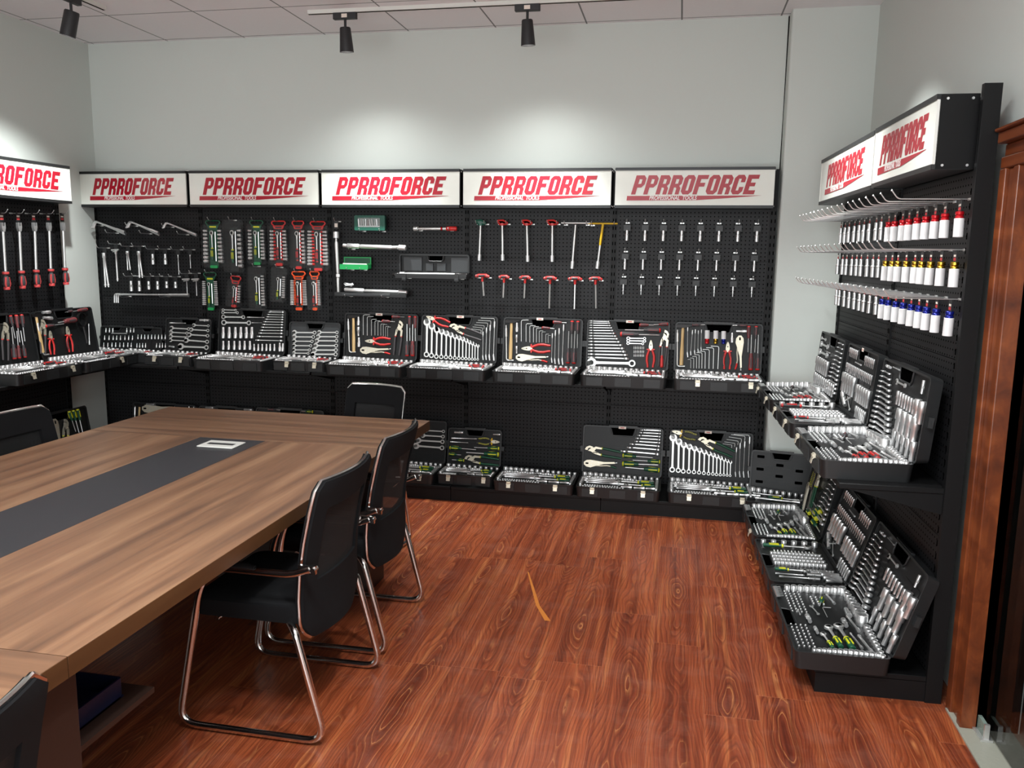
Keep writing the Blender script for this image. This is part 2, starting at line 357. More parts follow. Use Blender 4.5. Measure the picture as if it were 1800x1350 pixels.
# ------------------------------------------------------------------ track lamps
def track(name, a, bb, label):
    b = MB(); (x0, y0), (x1, y1) = a, bb; d = Vector((x1-x0, y1-y0, 0)); n = Vector((-d.y, d.x, 0)).normalized()*.017
    pr = [(x0-n.x, y0-n.y), (x1-n.x, y1-n.y), (x1+n.x, y1+n.y), (x0+n.x, y0+n.y)]
    b.prism(pr, CEIL-.022, CEIL, 'whiteplastic')
    n2 = n*.35; b.prism([(x0-n2.x, y0-n2.y), (x1-n2.x, y1-n2.y), (x1+n2.x, y1+n2.y), (x0+n2.x, y0+n2.y)], CEIL-.0235, CEIL-.02, 'slot')
    tag(b.build(name), label, 'light track')
track('light_track', (1.98, -.50), (5.2, -.50), 'white ceiling track running along the back wall')
track('light_track', (.76, -.78), (.76, -4.2), 'white ceiling track running along the left wall')
def track_lamp(x, y, ztop, p, q, label, along, taper=1.0):
    t = thing('track_lamp', label, 'lamp', T3(x, y, 0), 'black track lamps on the ceiling')
    b = MB(); sx, sy = (.075, .016) if along == 'x' else (.016, .075)
    b.box((-sx, -sy, ztop-.04), (sx, sy, ztop), 'lamp'); a = b.build('adapter', t, bev=.003)
    b = MB(); b.box((-.018, -.0165, ztop-.032) if along == 'x' else (-.0165, -.018, ztop-.032), (.018, -.0155, ztop-.01) if along == 'x' else (-.0155, .018, ztop-.01), 'paper'); b.build('rating_sticker', a)
    b = MB(); b.cyl((0, 0, ztop-.10), (0, 0, ztop-.035), .008, 'lamp'); b.box((-.012, -.012, ztop-.115), (.012, .012, ztop-.09), 'lamp'); b.build('stem', t)
    p, q = Vector(p), Vector(q); dd = (q-p).normalized(); p0 = Vector((0, 0, ztop-.105)); L = .125
    B = T3(*p0) @ dd.to_track_quat('Z', 'Y').to_matrix().to_4x4()
    b = MB(); b.lathe([(.001, -.02), (.030*taper, -.018), (.033*taper, -.012), (.043, L), (.039, L), (.037, L-.018), (.001, L-.02)], 'lamp', 24, cap=False)
    h = b.build('lamp_head', t, B)
    b = MB(); b.lathe([(.0005, L-.019), (.034, L-.017)], mat('lens', (255, 250, 240), .3, emit=9), 20, cap=False); b.build('lens', h)
track_lamp(.76, -1.07, CEIL-.02, (0, 0, 0), (-.30, -.03, -1.1), 'black track lamp nearest the left wall, tilted to the left sign', 'y', 1.25)
track_lamp(2.22, -.50, CEIL-.02, (0, 0, 0), (.02, .10, -1), 'black track lamp above the middle of the back rack', 'x')
track_lamp(3.36, -.50, CEIL-.02, (0, 0, 0), (.04, .10, -1), 'black track lamp nearest the pillar', 'x')

# ------------------------------------------------------------------ lettering
def P_(h=1): return None
GL = {
 'P': [[(0,0),(0,1),(.76,1),(1,.84),(1,.53),(.76,.36),(.40,.36),(.40,0)], [(.40,.55),(.66,.56),(.66,.79),(.40,.8)]],
 'R': [[(0,0),(0,1),(.76,1),(1,.84),(1,.56),(.84,.44),(1,.33),(1,0),(.64,0),(.64,.30),(.56,.36),(.40,.36),(.40,0)], [(.40,.55),(.66,.56),(.66,.79),(.40,.8)]],
 'O': [[(.24,0),(0,.16),(0,.84),(.24,1),(.76,1),(1,.84),(1,.16),(.76,0)], [(.40,.2),(.62,.2),(.62,.8),(.40,.8)]],
 'F': [[(0,0),(0,1),(1,1),(1,.79),(.40,.79),(.40,.6),(.86,.6),(.86,.4),(.40,.4),(.40,0)]],
 'C': [[(.24,0),(0,.16),(0,.84),(.24,1),(.76,1),(1,.84),(1,.62),(.62,.62),(.62,.8),(.40,.8),(.40,.2),(.62,.2),(.62,.38),(1,.38),(1,.16),(.76,0)]],
 'E': [[(0,0),(0,1),(1,1),(1,.79),(.40,.79),(.40,.6),(.84,.6),(.84,.41),(.40,.41),(.40,.21),(1,.21),(1,0)]]}
def curve_mesh(polys, z, ext, m, name):
    c = bpy.data.curves.new('c', 'CURVE'); c.dimensions = '2D'; c.fill_mode = 'BOTH'; c.extrude = ext
    for p in polys:
        s = c.splines.new('POLY'); s.points.add(len(p)-1)
        for q, (x, y) in zip(s.points, p): q.co = (x, y, 0, 1)
        s.use_cyclic_u = True
    o = bpy.data.objects.new('c', c); me = bpy.data.meshes.new_from_object(o); bpy.data.objects.remove(o)
    me.name = name; me.materials.clear(); me.materials.append(M[m]); me.transform(T3(0, 0, z)); return me
def logo_meshes(w, h, key, sc=1.0):
    # letters in sign coordinates (x right, y up), origin at the middle of the panel
    X0, X1 = -.405*w*sc, .385*w*sc; Y0, Y1 = -.185*h, .35*h; n = 10; gap = .009*w*sc; cw = (X1-X0-gap*(n-1))/n*1.0; sh = .27
    pol = []
    for i, ch in enumerate('PPRROFORCE'):
        x0 = X0 + i*(cw+gap)
        for p in GL[ch]: pol.append([(x0 + px*cw + sh*py*(Y1-Y0), Y0 + py*(Y1-Y0)) for px, py in p])
    pol.append([(-.43*w*sc, -.225*h), (-.433*w*sc, -.355*h), (.02*w*sc, -.345*h), (.20*w*sc, -.295*h), (.435*w*sc, -.215*h)])
    a = curve_mesh(pol, .0012, .0006, 'signred', 'brand_lettering')
    f = bpy.data.curves.new('t', 'FONT'); f.body = 'PROFESSIONAL  TOOLS'; f.align_x = 'LEFT'; f.size = .118*h*1.3; f.shear = .25; f.extrude = .0004; f.offset = .0007
    o = bpy.data.objects.new('t', f); me = bpy.data.meshes.new_from_object(o); bpy.data.objects.remove(o)
    xs = [v.co.x for v in me.vertices]; s = (.31*w*sc)/(max(xs)-min(xs)); me.transform(T3(-.285*w*sc, -.332*h, .0024) @ S3(s, 1, 1)); me.materials.clear(); me.materials.append(M['signtext']); me.name = 'small_lettering'
    return a, me
SZ0, SZ1, SD = 1.935, 2.182, .135
LOGO = {}
def sign(rack, x0, x1, label, dz=0):
    wv = x1-x0; t = thing('header_sign', label, 'sign', rack @ T3((x0+x1)/2, 0, SZ0+dz), 'brand header signs on the racks')
    h = SZ1-SZ0; hw = wv/2-.007
    b = MB(); b.box((-hw, -SD+.008, .004), (hw, -.004, h-.004), 'black'); b.build('housing', t)
    b = MB(); b.box((-hw, -SD-.004, h-.016), (hw, -.002, h+.002), 'rail'); b.build('top_rail', t); b = MB(); b.box((-hw, -SD-.004, -.002), (hw, -.002, .016), 'rail'); b.build('bottom_rail', t)
    b = MB(); b.box((-hw+.003, -SD, .016), (hw-.003, -SD+.007, h-.016), 'signface'); fp = b.build('face_panel', t)
    for sx in (-1, 1):
        b = MB(); b.box((sx*hw, -SD-.0015, .001), (sx*(hw-.004), -SD+.01, h-.001), 'whiteplastic'); b.box((sx*hw, -SD+.01, .0), (sx*(hw+.0035), -.002, h), 'black'); ec = b.build('end_cap', t)
        for yy in (-SD+.03, -.025):
            for zz in (.012, h-.014):
                b = MB(); b.cyl((sx*hw, yy, zz), (sx*(hw+.007), yy, zz), .0045, 'chrome', n=10); b.build('screw', ec)
    key = round(wv, 2)
    if key not in LOGO: LOGO[key] = logo_meshes(min(wv-.02, 1.0), h-.026, key, .93 if wv < .95 else .985)
    B = T3(0, -SD, h/2) @ RX(90)
    for me in LOGO[key]:
        o = bpy.data.objects.new(me.name, me); COL.objects.link(o); o.parent = t; o.matrix_local = B
    return t

# ------------------------------------------------------------------ display racks
SEAM = [.10, .305, .63, .955, 1.28, 1.605, 1.935]
BASE_H, SHELF_Z, DEPTH = .10, .82, .41
def rack_bay(rack, x0, x1, label, left_post=True, right_post=False, shelf=True, upper=1.935, deep=DEPTH, base=True, shelfx=None):
    t = thing('display_rack', label, 'rack', rack @ T3(x0, 0, 0), 'black pegboard display racks'); w_ = x1-x0
    for i in range(len(SEAM)-1):
        b = MB(); b.box((.004, 0, SEAM[i]+.0015), (w_-.004, .012, SEAM[i+1]-.0015), 'peg'); b.build('back_panel', t)
    def post(x, wd, z1):
        b = MB(); b.box((x-wd, -.006, 0), (x+wd, .032, z1), 'black')
        for sx in (-.5, .5):
            z = .2
            while z < upper-.03: b.box((x+sx*wd-.003, -.0068, z), (x+sx*wd+.003, -.0055, z+.022), 'slot'); z += .05
        b.build('upright', t)
    if left_post: post(0, .016, SZ1)
    if right_post: post(w_, .022, SZ1)
    b = MB(); b.box((0, .014, .02), (w_, .030, SZ1), 'black'); b.build('back_sheet', t)
    if base:
        b = MB(); b.box((.002, -deep, BASE_H-.022), (w_-.002, .0, BASE_H), 'black'); b.build('base_deck', t, bev=.003)
        b = MB(); b.box((.002, -deep+.006, 0), (w_-.002, -deep+.02, BASE_H-.022), 'black'); b.box((.002, -deep+.02, 0), (.02, 0, BASE_H-.022), 'black'); b.box((w_-.02, -deep+.02, 0), (w_-.002, 0, BASE_H-.022), 'black'); b.build('kick_plate', t)
    if shelf:
        sx0, sx1 = shelfx or (.006, w_-.006)
        b = MB(); b.box((sx0, -.37, SHELF_Z-.022), (sx1, -.004, SHELF_Z), 'black'); s_ = b.build('shelf', t, bev=.003)
        for x in (sx0+.004, sx1-.008):
            b = MB(); b.prism([(-.34, SHELF_Z-.022), (-.006, SHELF_Z-.022), (-.006, SHELF_Z-.10)], x, x+.004, 'black', Matrix(((0, 0, 1, 0), (1, 0, 0, 0), (0, 1, 0, 0), (0, 0, 0, 1)))); b.build('bracket', s_)
    return t
RB = Matrix.Identity(4)
XR, YF, AR = 5.2096, -.5057, -.036
_tx, _ty = -math.sin(AR), -math.cos(AR)            # along the right rack, towards the camera
RR = Matrix(((_tx, -_ty, 0, XR), (_ty, _tx, 0, YF), (0, 0, 1, 0), (0, 0, 0, 1)))
LY0 = -.475
RL = Matrix(((0, -1, 0, .065), (1, 0, 0, LY0), (0, 0, 1, 0), (0, 0, 0, 1)))   # local x runs to the back corner, local x=0 at its far end
UX = [0, .871, 1.871, 2.871, 3.871, 4.871]
names = ['narrow black pegboard rack bay in the left corner of the back wall', 'black pegboard rack bay hung with clear socket set packs', 'black pegboard rack bay holding torque wrenches and green boxes',
         'black pegboard rack bay hung with red T-handle wrenches', 'black pegboard rack bay beside the pillar, hung with rows of sockets']
for i in range(5): rack_bay(RB, UX[i], UX[i+1], names[i], right_post=(i == 4))
sn = ['white PPRROFORCE header sign at the left end of the back wall, beside the corner', 'white PPRROFORCE header sign above the clear socket set packs', 'white PPRROFORCE header sign above the torque wrenches and green boxes',
      'white PPRROFORCE header sign above the red T-handle wrenches', 'white PPRROFORCE header sign nearest the pillar on the back wall']
for i in range(5): sign(RB, UX[i]-(.02 if i == 0 else 0), UX[i+1]-.012, sn[i])
rack_bay(RL, -1.0, 0, 'black pegboard rack bay on the left wall, hung with long ratchet wrenches', right_post=True)
sign(RL, -1.0, -.0, 'white PPRROFORCE header sign on the left wall')
RT, RE = 1.055, 1.93
rack_bay(RR, 0, RT, 'black pegboard rack bay on the right, the one nearer the pillar')
rr2 = rack_bay(RR, RT, RE, 'black pegboard rack bay on the right, beside the wooden door frame')
b = MB(); b.box((RE-.018-RT, -.012, 0), (RE+.006-RT, .045, 2.21), 'black')
z = .3
while z < 1.9: b.box((RE-.027-RT, -.0125, z), (RE-.019-RT, -.0115, z+.022), 'slot'); z += .05
b.build('end_upright', rr2, bev=.002)
sign(RR, -.065, 1.085, 'white PPRROFORCE header sign of the right rack, farther from the door'); sign(RR, 1.085, 1.885, 'white PPRROFORCE header sign of the right rack, beside the door frame', .004)

# ------------------------------------------------------------------ tool shapes (unit length along Y, face up +Z, centred)
PROTO = {}
def proto(kind, name, cat, parts): PROTO[kind] = (name, cat, [(p, mb.mesh(p or name)) for p, mb in parts])
def open_head(cx, cy, r, tilt):
    # U-shaped jaw: outer circle with a slot, opening towards +Y turned by tilt
    pts = []
    for a in range(62, 62+361-124, 22): pts.append((r*math.cos(R(a+28+90-62+0)), r*math.sin(R(a+28+90-62))))
    pts = [(r*math.cos(R(a)), r*math.sin(R(a))) for a in (118, 140, 165, 190, 215, 240, 270, 300, 325, 350, 15, 40, 62)]
    s = r*.52
    pts += [(s*.9, r*.95), (s, -r*.05), (s*.55, -r*.38), (-s*.55, -r*.38), (-s, -r*.05), (-s*.9, r*.95)]
    c, q = math.cos(R(tilt)), math.sin(R(tilt))
    return [(cx+x*c-y*q, cy+x*q+y*c) for x, y in pts]
def wrench_mb(ring2=False, mt='steel', fat=1.0):
    b = MB(); th = .02
    if ring2: b.ringp(circ(.085, 20, 0, .415), circ(.052, 20, 0, .415), -th, th, mt)
    else:
        # jaw as quads so the concave outline shades cleanly
        P = open_head(0, .41, .098, 14); b.prism(P, -th*.85, th*.85, mt)
    b.ringp(circ(.072, 20, 0, -.43), circ(.044, 20, 0, -.43), -th*1.1, th*1.1, mt)
    top = .34 if not ring2 else .335
    b.prism([(-.036, top), (-.026, .24), (-.024, -.28), (-.030, -.365), (.030, -.365), (.024, -.28), (.026, .24), (.036, top)], -th*.62, th*.62, mt)
    return b
proto('wrench', 'combination_wrench', 'wrench', [(None, wrench_mb())])
proto('ringw', 'ring_wrench', 'wrench', [(None, wrench_mb(True, 'chrome'))])
b = MB(); b.add(*[[tuple(RY(90) @ Vector(v)) for v in wrench_mb().v], wrench_mb().f], 'chrome'); proto('edgew', 'combination_wrench', 'wrench', [(None, b)])
b = MB(); b.cyl((0, -.36, 0), (0, .36, 0), .011, 'chrome', n=8)
for s in (-1, 1):
    b.cyl((0, s*.33, 0), (0, s*.37, 0), .02, 'chrome', n=10); b.cyl((0, s*.37, 0), (.018*(s < 0), s*.5, 0), .028, 'chrome', .024, n=12); b.cyl((-.026, s*.375, 0), (.026, s*.375, 0), .008, 'steel', n=6)
proto('flexw', 'flex_head_wrench', 'wrench', [(None, b)])
def screwdriver(kind, h, cap, wf=1.0, hl=.42, tri='grip'):
    b = MB(); y0 = -.5; B = RX(-90)   # +Z -> +Y
    pr = [(.004, y0), (.042, y0+.01), (.052, y0+.05), (.054, y0+hl*.25), (.044, y0+hl*.5), (.05, y0+hl*.68), (.034, y0+hl*.86), (.04, y0+hl*.93), (.03, y0+hl), (.004, y0+hl)]
    pr = [(r*wf, z) for r, z in pr]
    b.lathe(pr[2:], h, 14, B, cap=True); b.lathe(pr[:3], cap, 14, B)
    for k in range(3):
        a = k*2*PI/3+PI/2; b.box((math.cos(a)*.047*wf-.011*wf, y0+hl*.18, math.sin(a)*.047*wf-.011*wf), (math.cos(a)*.047*wf+.011*wf, y0+hl*.72, math.sin(a)*.047*wf+.011*wf), tri)
    s = MB(); s.cyl((0, y0+hl, 0), (0, .46, 0), .0115*wf, 'chrome', n=8); s.box((-.012*wf, .455, -.004), (.012*wf, .5, .004), 'blackjaw')
    proto(kind, 'screwdriver', 'screwdriver', [('handle', b), ('shaft', s)])
screwdriver('sd_red', 'grip', 'red', 1.25, .46, 'dred'); screwdriver('sd_dred', 'dred', 'red', 1.25, .46, 'grip'); screwdriver('sd_yel', 'green', 'yellow', 1.35, .44, 'yellow')
screwdriver('sd_allred', 'red', 'red', 1.3, .55, 'red'); screwdriver('stub_red', 'dred', 'red', 2.1, .62, 'grip'); screwdriver('stub_yel', 'green', 'yellow', 2.2, .6, 'yellow'); screwdriver('stub_dark', 'grip', 'dred', 2.1, .62, 'dred')
def pliers(kind, hm, collar, hm2=None, jaw='nickel', ribs=False):
    j = MB(); j.prism([(-.012, .5), (-.05, .40), (-.072, .27), (-.062, .18), (0, .12), (.062, .18), (.072, .27), (.05, .40), (.012, .5)], -.03, .03, jaw)
    j.cyl((0, .2, .02), (0, .2, .042), .03, jaw, n=14); j.box((-.004, .33, .029), (.004, .5, .0315), 'slot'); j.prism(circ(.022, 10, 0, .32), .029, .0318, 'slot')
    parts = [('jaws', j)]
    for s in (-1, 1):
        h = MB(); P = [(s*.022, .17, 0), (s*.075, .08, 0), (s*.125, -.08, 0), (s*.13, -.25, 0), (s*.10, -.40, 0), (s*.095, -.49, 0)]
        h.tube(P, [.036, .040, .042, .042, .036, .034], hm, 10, flat=.85)
        h.prism([(s*.035, .19), (s*.14, .185), (s*.15, .15), (s*.03, .11)], -.036, .036, collar)
        if hm2: h.tube([(s*.098, .04, .014), (s*.148, -.1, .014), (s*.152, -.25, .014), (s*.125, -.38, .014)], .022, hm2, 8)
        if ribs:
            for k in range(9): y = .02-k*.05; x = s*(.10+.03*math.sin(max(0, min(1, -(y-.05)/.35))*PI)); h.box((x-.03, y-.008, .02), (x+.03, y+.008, .042), 'yellow')
        parts.append(('handle', h))
    proto(kind, 'combination_pliers', 'pliers', parts)
pliers('pl_red', 'red', 'red'); pliers('pl_redgrey', 'red', 'red', 'grip'); pliers('pl_yel', 'grip', 'ypaint', ribs=True)
def pump(kind, hm, collar, jaw):
    j = MB(); j.prism([(-.02, .5), (.05, .47), (.10, .39), (.085, .30), (.03, .27), (.015, .31), (.05, .36), (.03, .41), (-.03, .43)], -.025, .025, jaw)
    j.prism([(-.04, .41), (.02, .36), (.04, .28), (.10, .22), (.09, .05), (.045, .05), (.04, .2), (-.03, .24), (-.085, .05), (-.125, .06), (-.10, .22), (-.05, .33)], -.02, .028, jaw)
    j.box((-.075, .15, .027), (-.055, .27, .0295), 'slot'); j.cyl((.05, .26, 0), (.05, .26, .04), .022, jaw, n=12)
    parts = [('jaws', j)]
    for s, P in ((1, [(.07, .06, 0), (.075, -.05, 0), (.06, -.3, 0), (.045, -.5, 0)]), (-1, [(-.105, .06, 0), (-.12, -.05, 0), (-.115, -.3, 0), (-.12, -.5, 0)])):
        h = MB(); h.tube(P, [.028, .03, .03, .026], hm, 10, flat=.8); h.tube([P[0], (P[0][0], P[0][1]-.03, 0)], .033, collar, 10, flat=.8); parts.append(('handle', h))
    proto(kind, 'water_pump_pliers', 'pliers', parts)
pump('pump_dark', 'grip', 'red', 'nickel'); pump('pump_green', 'green', 'yellow', 'nickel')
def locking(kind, hm):
    j = MB(); j.prism([(-.045, .5), (.03, .5), (.09, .42), (.10, .3), (.075, .1), (.05, -.1), (.06, -.42), (.015, -.44), (-.01, -.1), (-.09, .18), (-.13, .3), (-.11, .42)], -.028, .028, 'nickel')
    j.prism(rrect(-.03, .36, .015, .45, .015), .027, .030, 'slot')
    for x, y in ((-.05, .27), (.05, .25), (.03, .06)): j.cyl((x, y, .02), (x, y, .036), .016, 'steel', n=10)
    l = MB(); l.tube([(-.06, .15, 0), (-.075, 0, 0), (-.06, -.2, 0), (-.085, -.36, 0)], [.03, .026, .024, .02], 'nickel', 8); l.tube([(-.075, -.30, 0), (-.09, -.38, 0), (-.12, -.48, 0)], [.027, .028, .022], hm, 8)
    s = MB(); s.cyl((.037, -.44, 0), (.037, -.47, 0), .014, 'steel', n=8); s.cyl((.037, -.47, 0), (.037, -.5, 0), .024, 'steel', n=12)
    proto(kind, 'locking_pliers', 'pliers', [('body', j), ('lever', l), ('adjusting_screw', s)])
locking('lock_red', 'red'); locking('lock_green', 'green'); locking('lock_plain', 'nickel')
h = MB(); h.tube([(0, .40, 0), (0, .1, 0), (0, -.2, 0), (0, -.5, 0)], [.036, .034, .046, .044], 'hammerwood', 12, flat=.7)
k = MB(); k.box((-.15, .405, -.035), (.06, .475, .035), 'blackjaw'); k.prism([(.06, .405), (.21, .455), (.21, .468), (.06, .475)], -.033, .033, 'blackjaw')
proto('hammer', 'hammer', 'hammer', [('handle', h), ('hammer_head', k)])
for s, nm in ((1, 'hexR'), (-1, 'hexL')):
    b = MB(); b.tube(arc([(0, -.5, 0), (0, .485, 0), (s*.34, .485, 0)], .09, 6), .017, 'steel', 6); proto(nm, 'hex_key', 'hex key', [(None, b)])
for s, nm in ((1, 'barR'), (-1, 'barL')):
    b = MB(); b.tube(arc([(0, .5, 0), (0, -.475, 0), (s*.20, -.475, 0)], .07, 6), .02, 'steel', 10); b.cyl((0, .18, 0), (0, .42, 0), .033, 'chrome', n=12); proto(nm, 'bent_wheel_wrench', 'wrench', [(None, b)])
def ratchet(kind, hm, stripe, cap, wf=1.0):
    a = MB(); a.lathe([(.002, -.035), (.07, -.035), (.085, -.02), (.085, .025), (.07, .038), (.002, .038)], 'steel', 22, T3(0, .41, 0), cap=False); a.lathe([(.001, .039), (.05, .040)], 'blackjaw', 16, T3(0, .41, 0), cap=False)
    a.box((-.01, .36, .04), (.012, .40, .055), 'slot'); a.tube([(0, .34, 0), (0, .22, 0), (0, 0, 0), (0, -.08, 0)], [.045, .028, .024, .026], 'steel', 12, flat=.75)
    g = MB(); g.lathe([(.03, .08), (.046, .095), (.046, .14), (.036, .17), (.05, .28), (.055, .36), (.046, .44), (.052, .49), (.04, .5)][::1], hm, 14, RX(90))
    for k in (-1, 1): g.box((k*.03-.013, -.38, .026), (k*.03+.013, -.18, .052), stripe)
    g.lathe([(.047, .085), (.050, .09), (.050, .12), (.047, .125)], stripe, 14, RX(90), cap=False); g.lathe([(.049, .46), (.054, .475), (.044, .502), (.001, .502)], cap, 14, RX(90), cap=False)
    proto(kind, 'ratchet', 'ratchet', [('ratchet_body', a), ('handle', g)])
ratchet('rat_red', 'grip', 'red', 'red'); ratchet('rat_green', 'green', 'yellow', 'green')
b = MB(); b.lathe([(.001, -.5), (.035, -.5), (.035, -.36), (.024, -.34), (.022, .4), (.03, .42), (.03, .46), (.02, .47), (.02, .5), (.001, .5)], 'chrome', 12, RX(-90), cap=False); proto('ext', 'extension_bar', 'extension bar', [(None, b)])
b = MB(); b.lathe([(.001, -.5), (.16, -.5), (.17, -.45), (.17, -.05), (.13, 0), (.13, .46), (.12, .5), (.09, .5), (.085, .3), (.001, .3)], 'chrome', 14, RX(-90), cap=False); proto('deep', 'deep_socket', 'socket', [(None, b)])
b = MB(); b.lathe([(.44, 0), (.5, .05), (.5, 1.0), (.46, 1.06), (.34, 1.06), (.33, .5), (.001, .5)], 'chrome', 16, cap=False); b.lathe([(.001, .52), (.33, .53)], 'slot', 10, cap=False); proto('socket', 'socket', 'socket', [(None, b)])
b = MB(); b.lathe([(.3, 0), (.5, .1), (.5, .8), (.3, .95), (.25, 1.1), (.001, 1.1)], 'chrome', 8, cap=False); proto('bit', 'screwdriver_bit', 'bit', [(None, b)])
b = MB(); b.lathe([(.001, -.5), (.14, -.5), (.14, -.05), (.06, .05), (.055, .45), (.02, .5), (.001, .5)], 'chrome', 10, RX(-90), cap=False); proto('bitsocket', 'bit_socket', 'bit', [(None, b)])
for nm, mt in (('sl_red', 'redsteel'), ('sl_gold', 'gold'), ('sl_blue', 'blue'), ('sl_none', 'chrome')):
    c = MB(); c.lathe([(.001, .5), (.12, .5), (.15, .47), (.155, .40), (.125, .36), (.155, .32), (.155, .1), (.001, .1)], mt, 16, RX(-90), cap=False)
    s = MB(); s.lathe([(.001, -.5), (.17, -.5), (.18, -.49), (.18, .12), (.17, .13), (.001, .13)], 'white', 20, RX(-90), cap=False)
    proto(nm, 'impact_socket', 'socket', [('socket_body', c), ('sleeve', s)])
b = MB(); b.cyl((0, -.5, 0), (0, -.1, 0), .10, 'chrome'); b.cyl((0, .1, 0), (0, .5, 0), .12, 'chrome'); b.box((-.06, -.16, -.09), (.06, .16, .09), 'steel'); b.cyl((-.12, 0, 0), (.12, 0, 0), .05, 'chrome'); proto('joint', 'universal_joint', 'joint', [(None, b)])

def put(kind, Mw, label, group=None):
    name, cat, parts = PROTO[kind]
    if len(parts) == 1:
        o = bpy.data.objects.new(name, parts[0][1]); COL.objects.link(o); o.matrix_world = Mw; return tag(o, label, cat, group)
    t = thing(name, label, cat, Mw, group)
    for p, me in parts:
        o = bpy.data.objects.new(p, me); COL.objects.link(o); o.parent = t
    return t
QUEUE = {'socket': [], 'deep': [], 'bit': [], 'bitsocket': []}
def queue(kind, Mw, label, group): QUEUE[kind].append((kind, Mw, label, group))
LIMIT = 300
def flush():
    for kind, L in QUEUE.items():
        L.sort(key=lambda q: -(q[1].to_scale()[0]/max(.3, (q[1].translation-CAM).length)))
        for k, Mw, lab, grp in L[:LIMIT]: put(k, Mw, lab, grp)
        rest = L[LIMIT:]
        if not rest: continue
        name, cat, parts = PROTO[kind]; me = parts[0][1]; V = [v.co.copy() for v in me.vertices]; Fc = [tuple(p.vertices) for p in me.polygons]; mi = [p.material_index for p in me.polygons]
        vs, fs, ms = [], [], []
        for k, Mw, lab, grp in rest:
            o = len(vs); vs += [tuple(Mw @ v) for v in V]; fs += [tuple(i+o for i in f) for f in Fc]; ms += mi
        m2 = bpy.data.meshes.new(name+'s'); m2.from_pydata(vs, [], fs)
        for m in me.materials: m2.materials.append(m)
        m2.polygons.foreach_set('material_index', ms); m2.shade_smooth(); m2.set_sharp_from_angle(angle=R(38)); m2.update()
        ob = bpy.data.objects.new(name+'_fill', m2); COL.objects.link(ob)
        tag(ob, {'socket': 'small chrome sockets filling the trays far from the camera', 'deep': 'chrome deep sockets filling far case lids', 'bit': 'tiny chrome bits filling the trays far from the camera', 'bitsocket': 'tiny bit sockets filling far case lids'}[kind], cat, kind='stuff')

# ------------------------------------------------------------------ tool cases
class Case: pass
CASEMESH = {}
def case_meshes(w, h, tt, tl, handle, grey):
    key = (round(w, 3), round(h, 3), tt, tl, handle, grey)
    if key in CASEMESH: return CASEMESH[key]
    ins = 'insert_grey' if grey else 'insert'; out = {}; r = .022
    def shell(z0, z1, flip):
        b = MB(); o = rrect(0, 0, w, h, r); i = rrect(.009, .009, w-.009, h-.009, r-.008); o2 = rrect(.006, .006, w-.006, h-.006, r)
        n = len(o); vs = [(x, y, z1) for x, y in o]+[(x, y, z1) for x, y in i]+[(x, y, z0) for x, y in o2]+[(x, y, z1-.012) for x, y in i]; fs = []
        for k in range(n):
            j = (k+1) % n; fs += [(k, j, j+n, k+n), (k+2*n, j+2*n, j, k), (k+n, j+n, j+3*n, k+3*n)]
        fs.append(tuple(range(3*n-1, 2*n-1, -1))); b.add(vs, fs, 'case')
        # feet and ribs on the outer side walls
        for x in (.17, .5, .83): b.box((w*x-.05, -.002, z0+.006), (w*x+.05, .012, z1-.012), 'case')
        return b
    out['tray'] = shell(-tt, 0, 0).mesh('tray'); out['lid'] = shell(-tl, 0, 1).mesh('lid')
    b = MB(); b.prism(rrect(.009, .009, w-.009, h-.009, .014), -.016, -.010, ins)
    random.seed(int(w*1000+h*77))
    out['tray_insert'] = b.mesh('tool_insert')
    b = MB(); b.prism(rrect(.009, .009, w-.009, h-.009, .014), -.016, -.010, ins); ny = 4
    for k in range(ny):
        y0 = h*(.08+.2*k); x = .04
        while x < w-.08:
            q = random.uniform(.05, .12)
            if random.random() < .75 and not (abs(x+q/2-w/2) < .13 and y0 > h*.6): b.prism(rrect(x, y0, min(x+q, w-.02), y0+h*random.uniform(.08, .15), .006, 2), -.010, -.0085, ins)
            x += q+.012
    out['lid_insert'] = b.mesh('tool_insert')
    if handle:
        hw, y1 = min(.085, w*.17), h-.012; y0 = y1-min(.055, h*.17); cx = w/2
        b = MB(); P = [(cx-hw, y1), (cx-hw+.004, y0+.02), (cx-hw+.018, y0+.004), (cx+hw-.018, y0+.004), (cx+hw-.004, y0+.02), (cx+hw, y1)]
        b.tube([(x, y, -.008) for x, y in P], .0045, 'case', 6); b.prism([(cx-hw+.006, y1), (cx-hw+.02, y0+.008), (cx+hw-.02, y0+.008), (cx+hw-.006, y1)], -.0098, -.0088, 'slot')
        b.box((cx-hw-.01, h-.006, -.02), (cx+hw+.01, h+.006, -.004), 'case'); out['handle'] = b.mesh('handle')
        # tray side handle well
        b = MB(); P = [(cx-hw, .012), (cx-hw+.006, .04), (cx-hw+.018, .052), (cx+hw-.018, .052), (cx+hw-.006, .04), (cx+hw, .012)]
        b.tube([(x, y, -.0085) for x, y in P], .0035, 'case', 6); b.prism([(cx-hw+.006, .012), (cx-hw+.016, .046), (cx+hw-.016, .046), (cx+hw-.006, .012)], -.0095, -.0086, 'slot'); out['well'] = b.mesh('handle_well')
    CASEMESH[key] = out; return out
LATCH = None
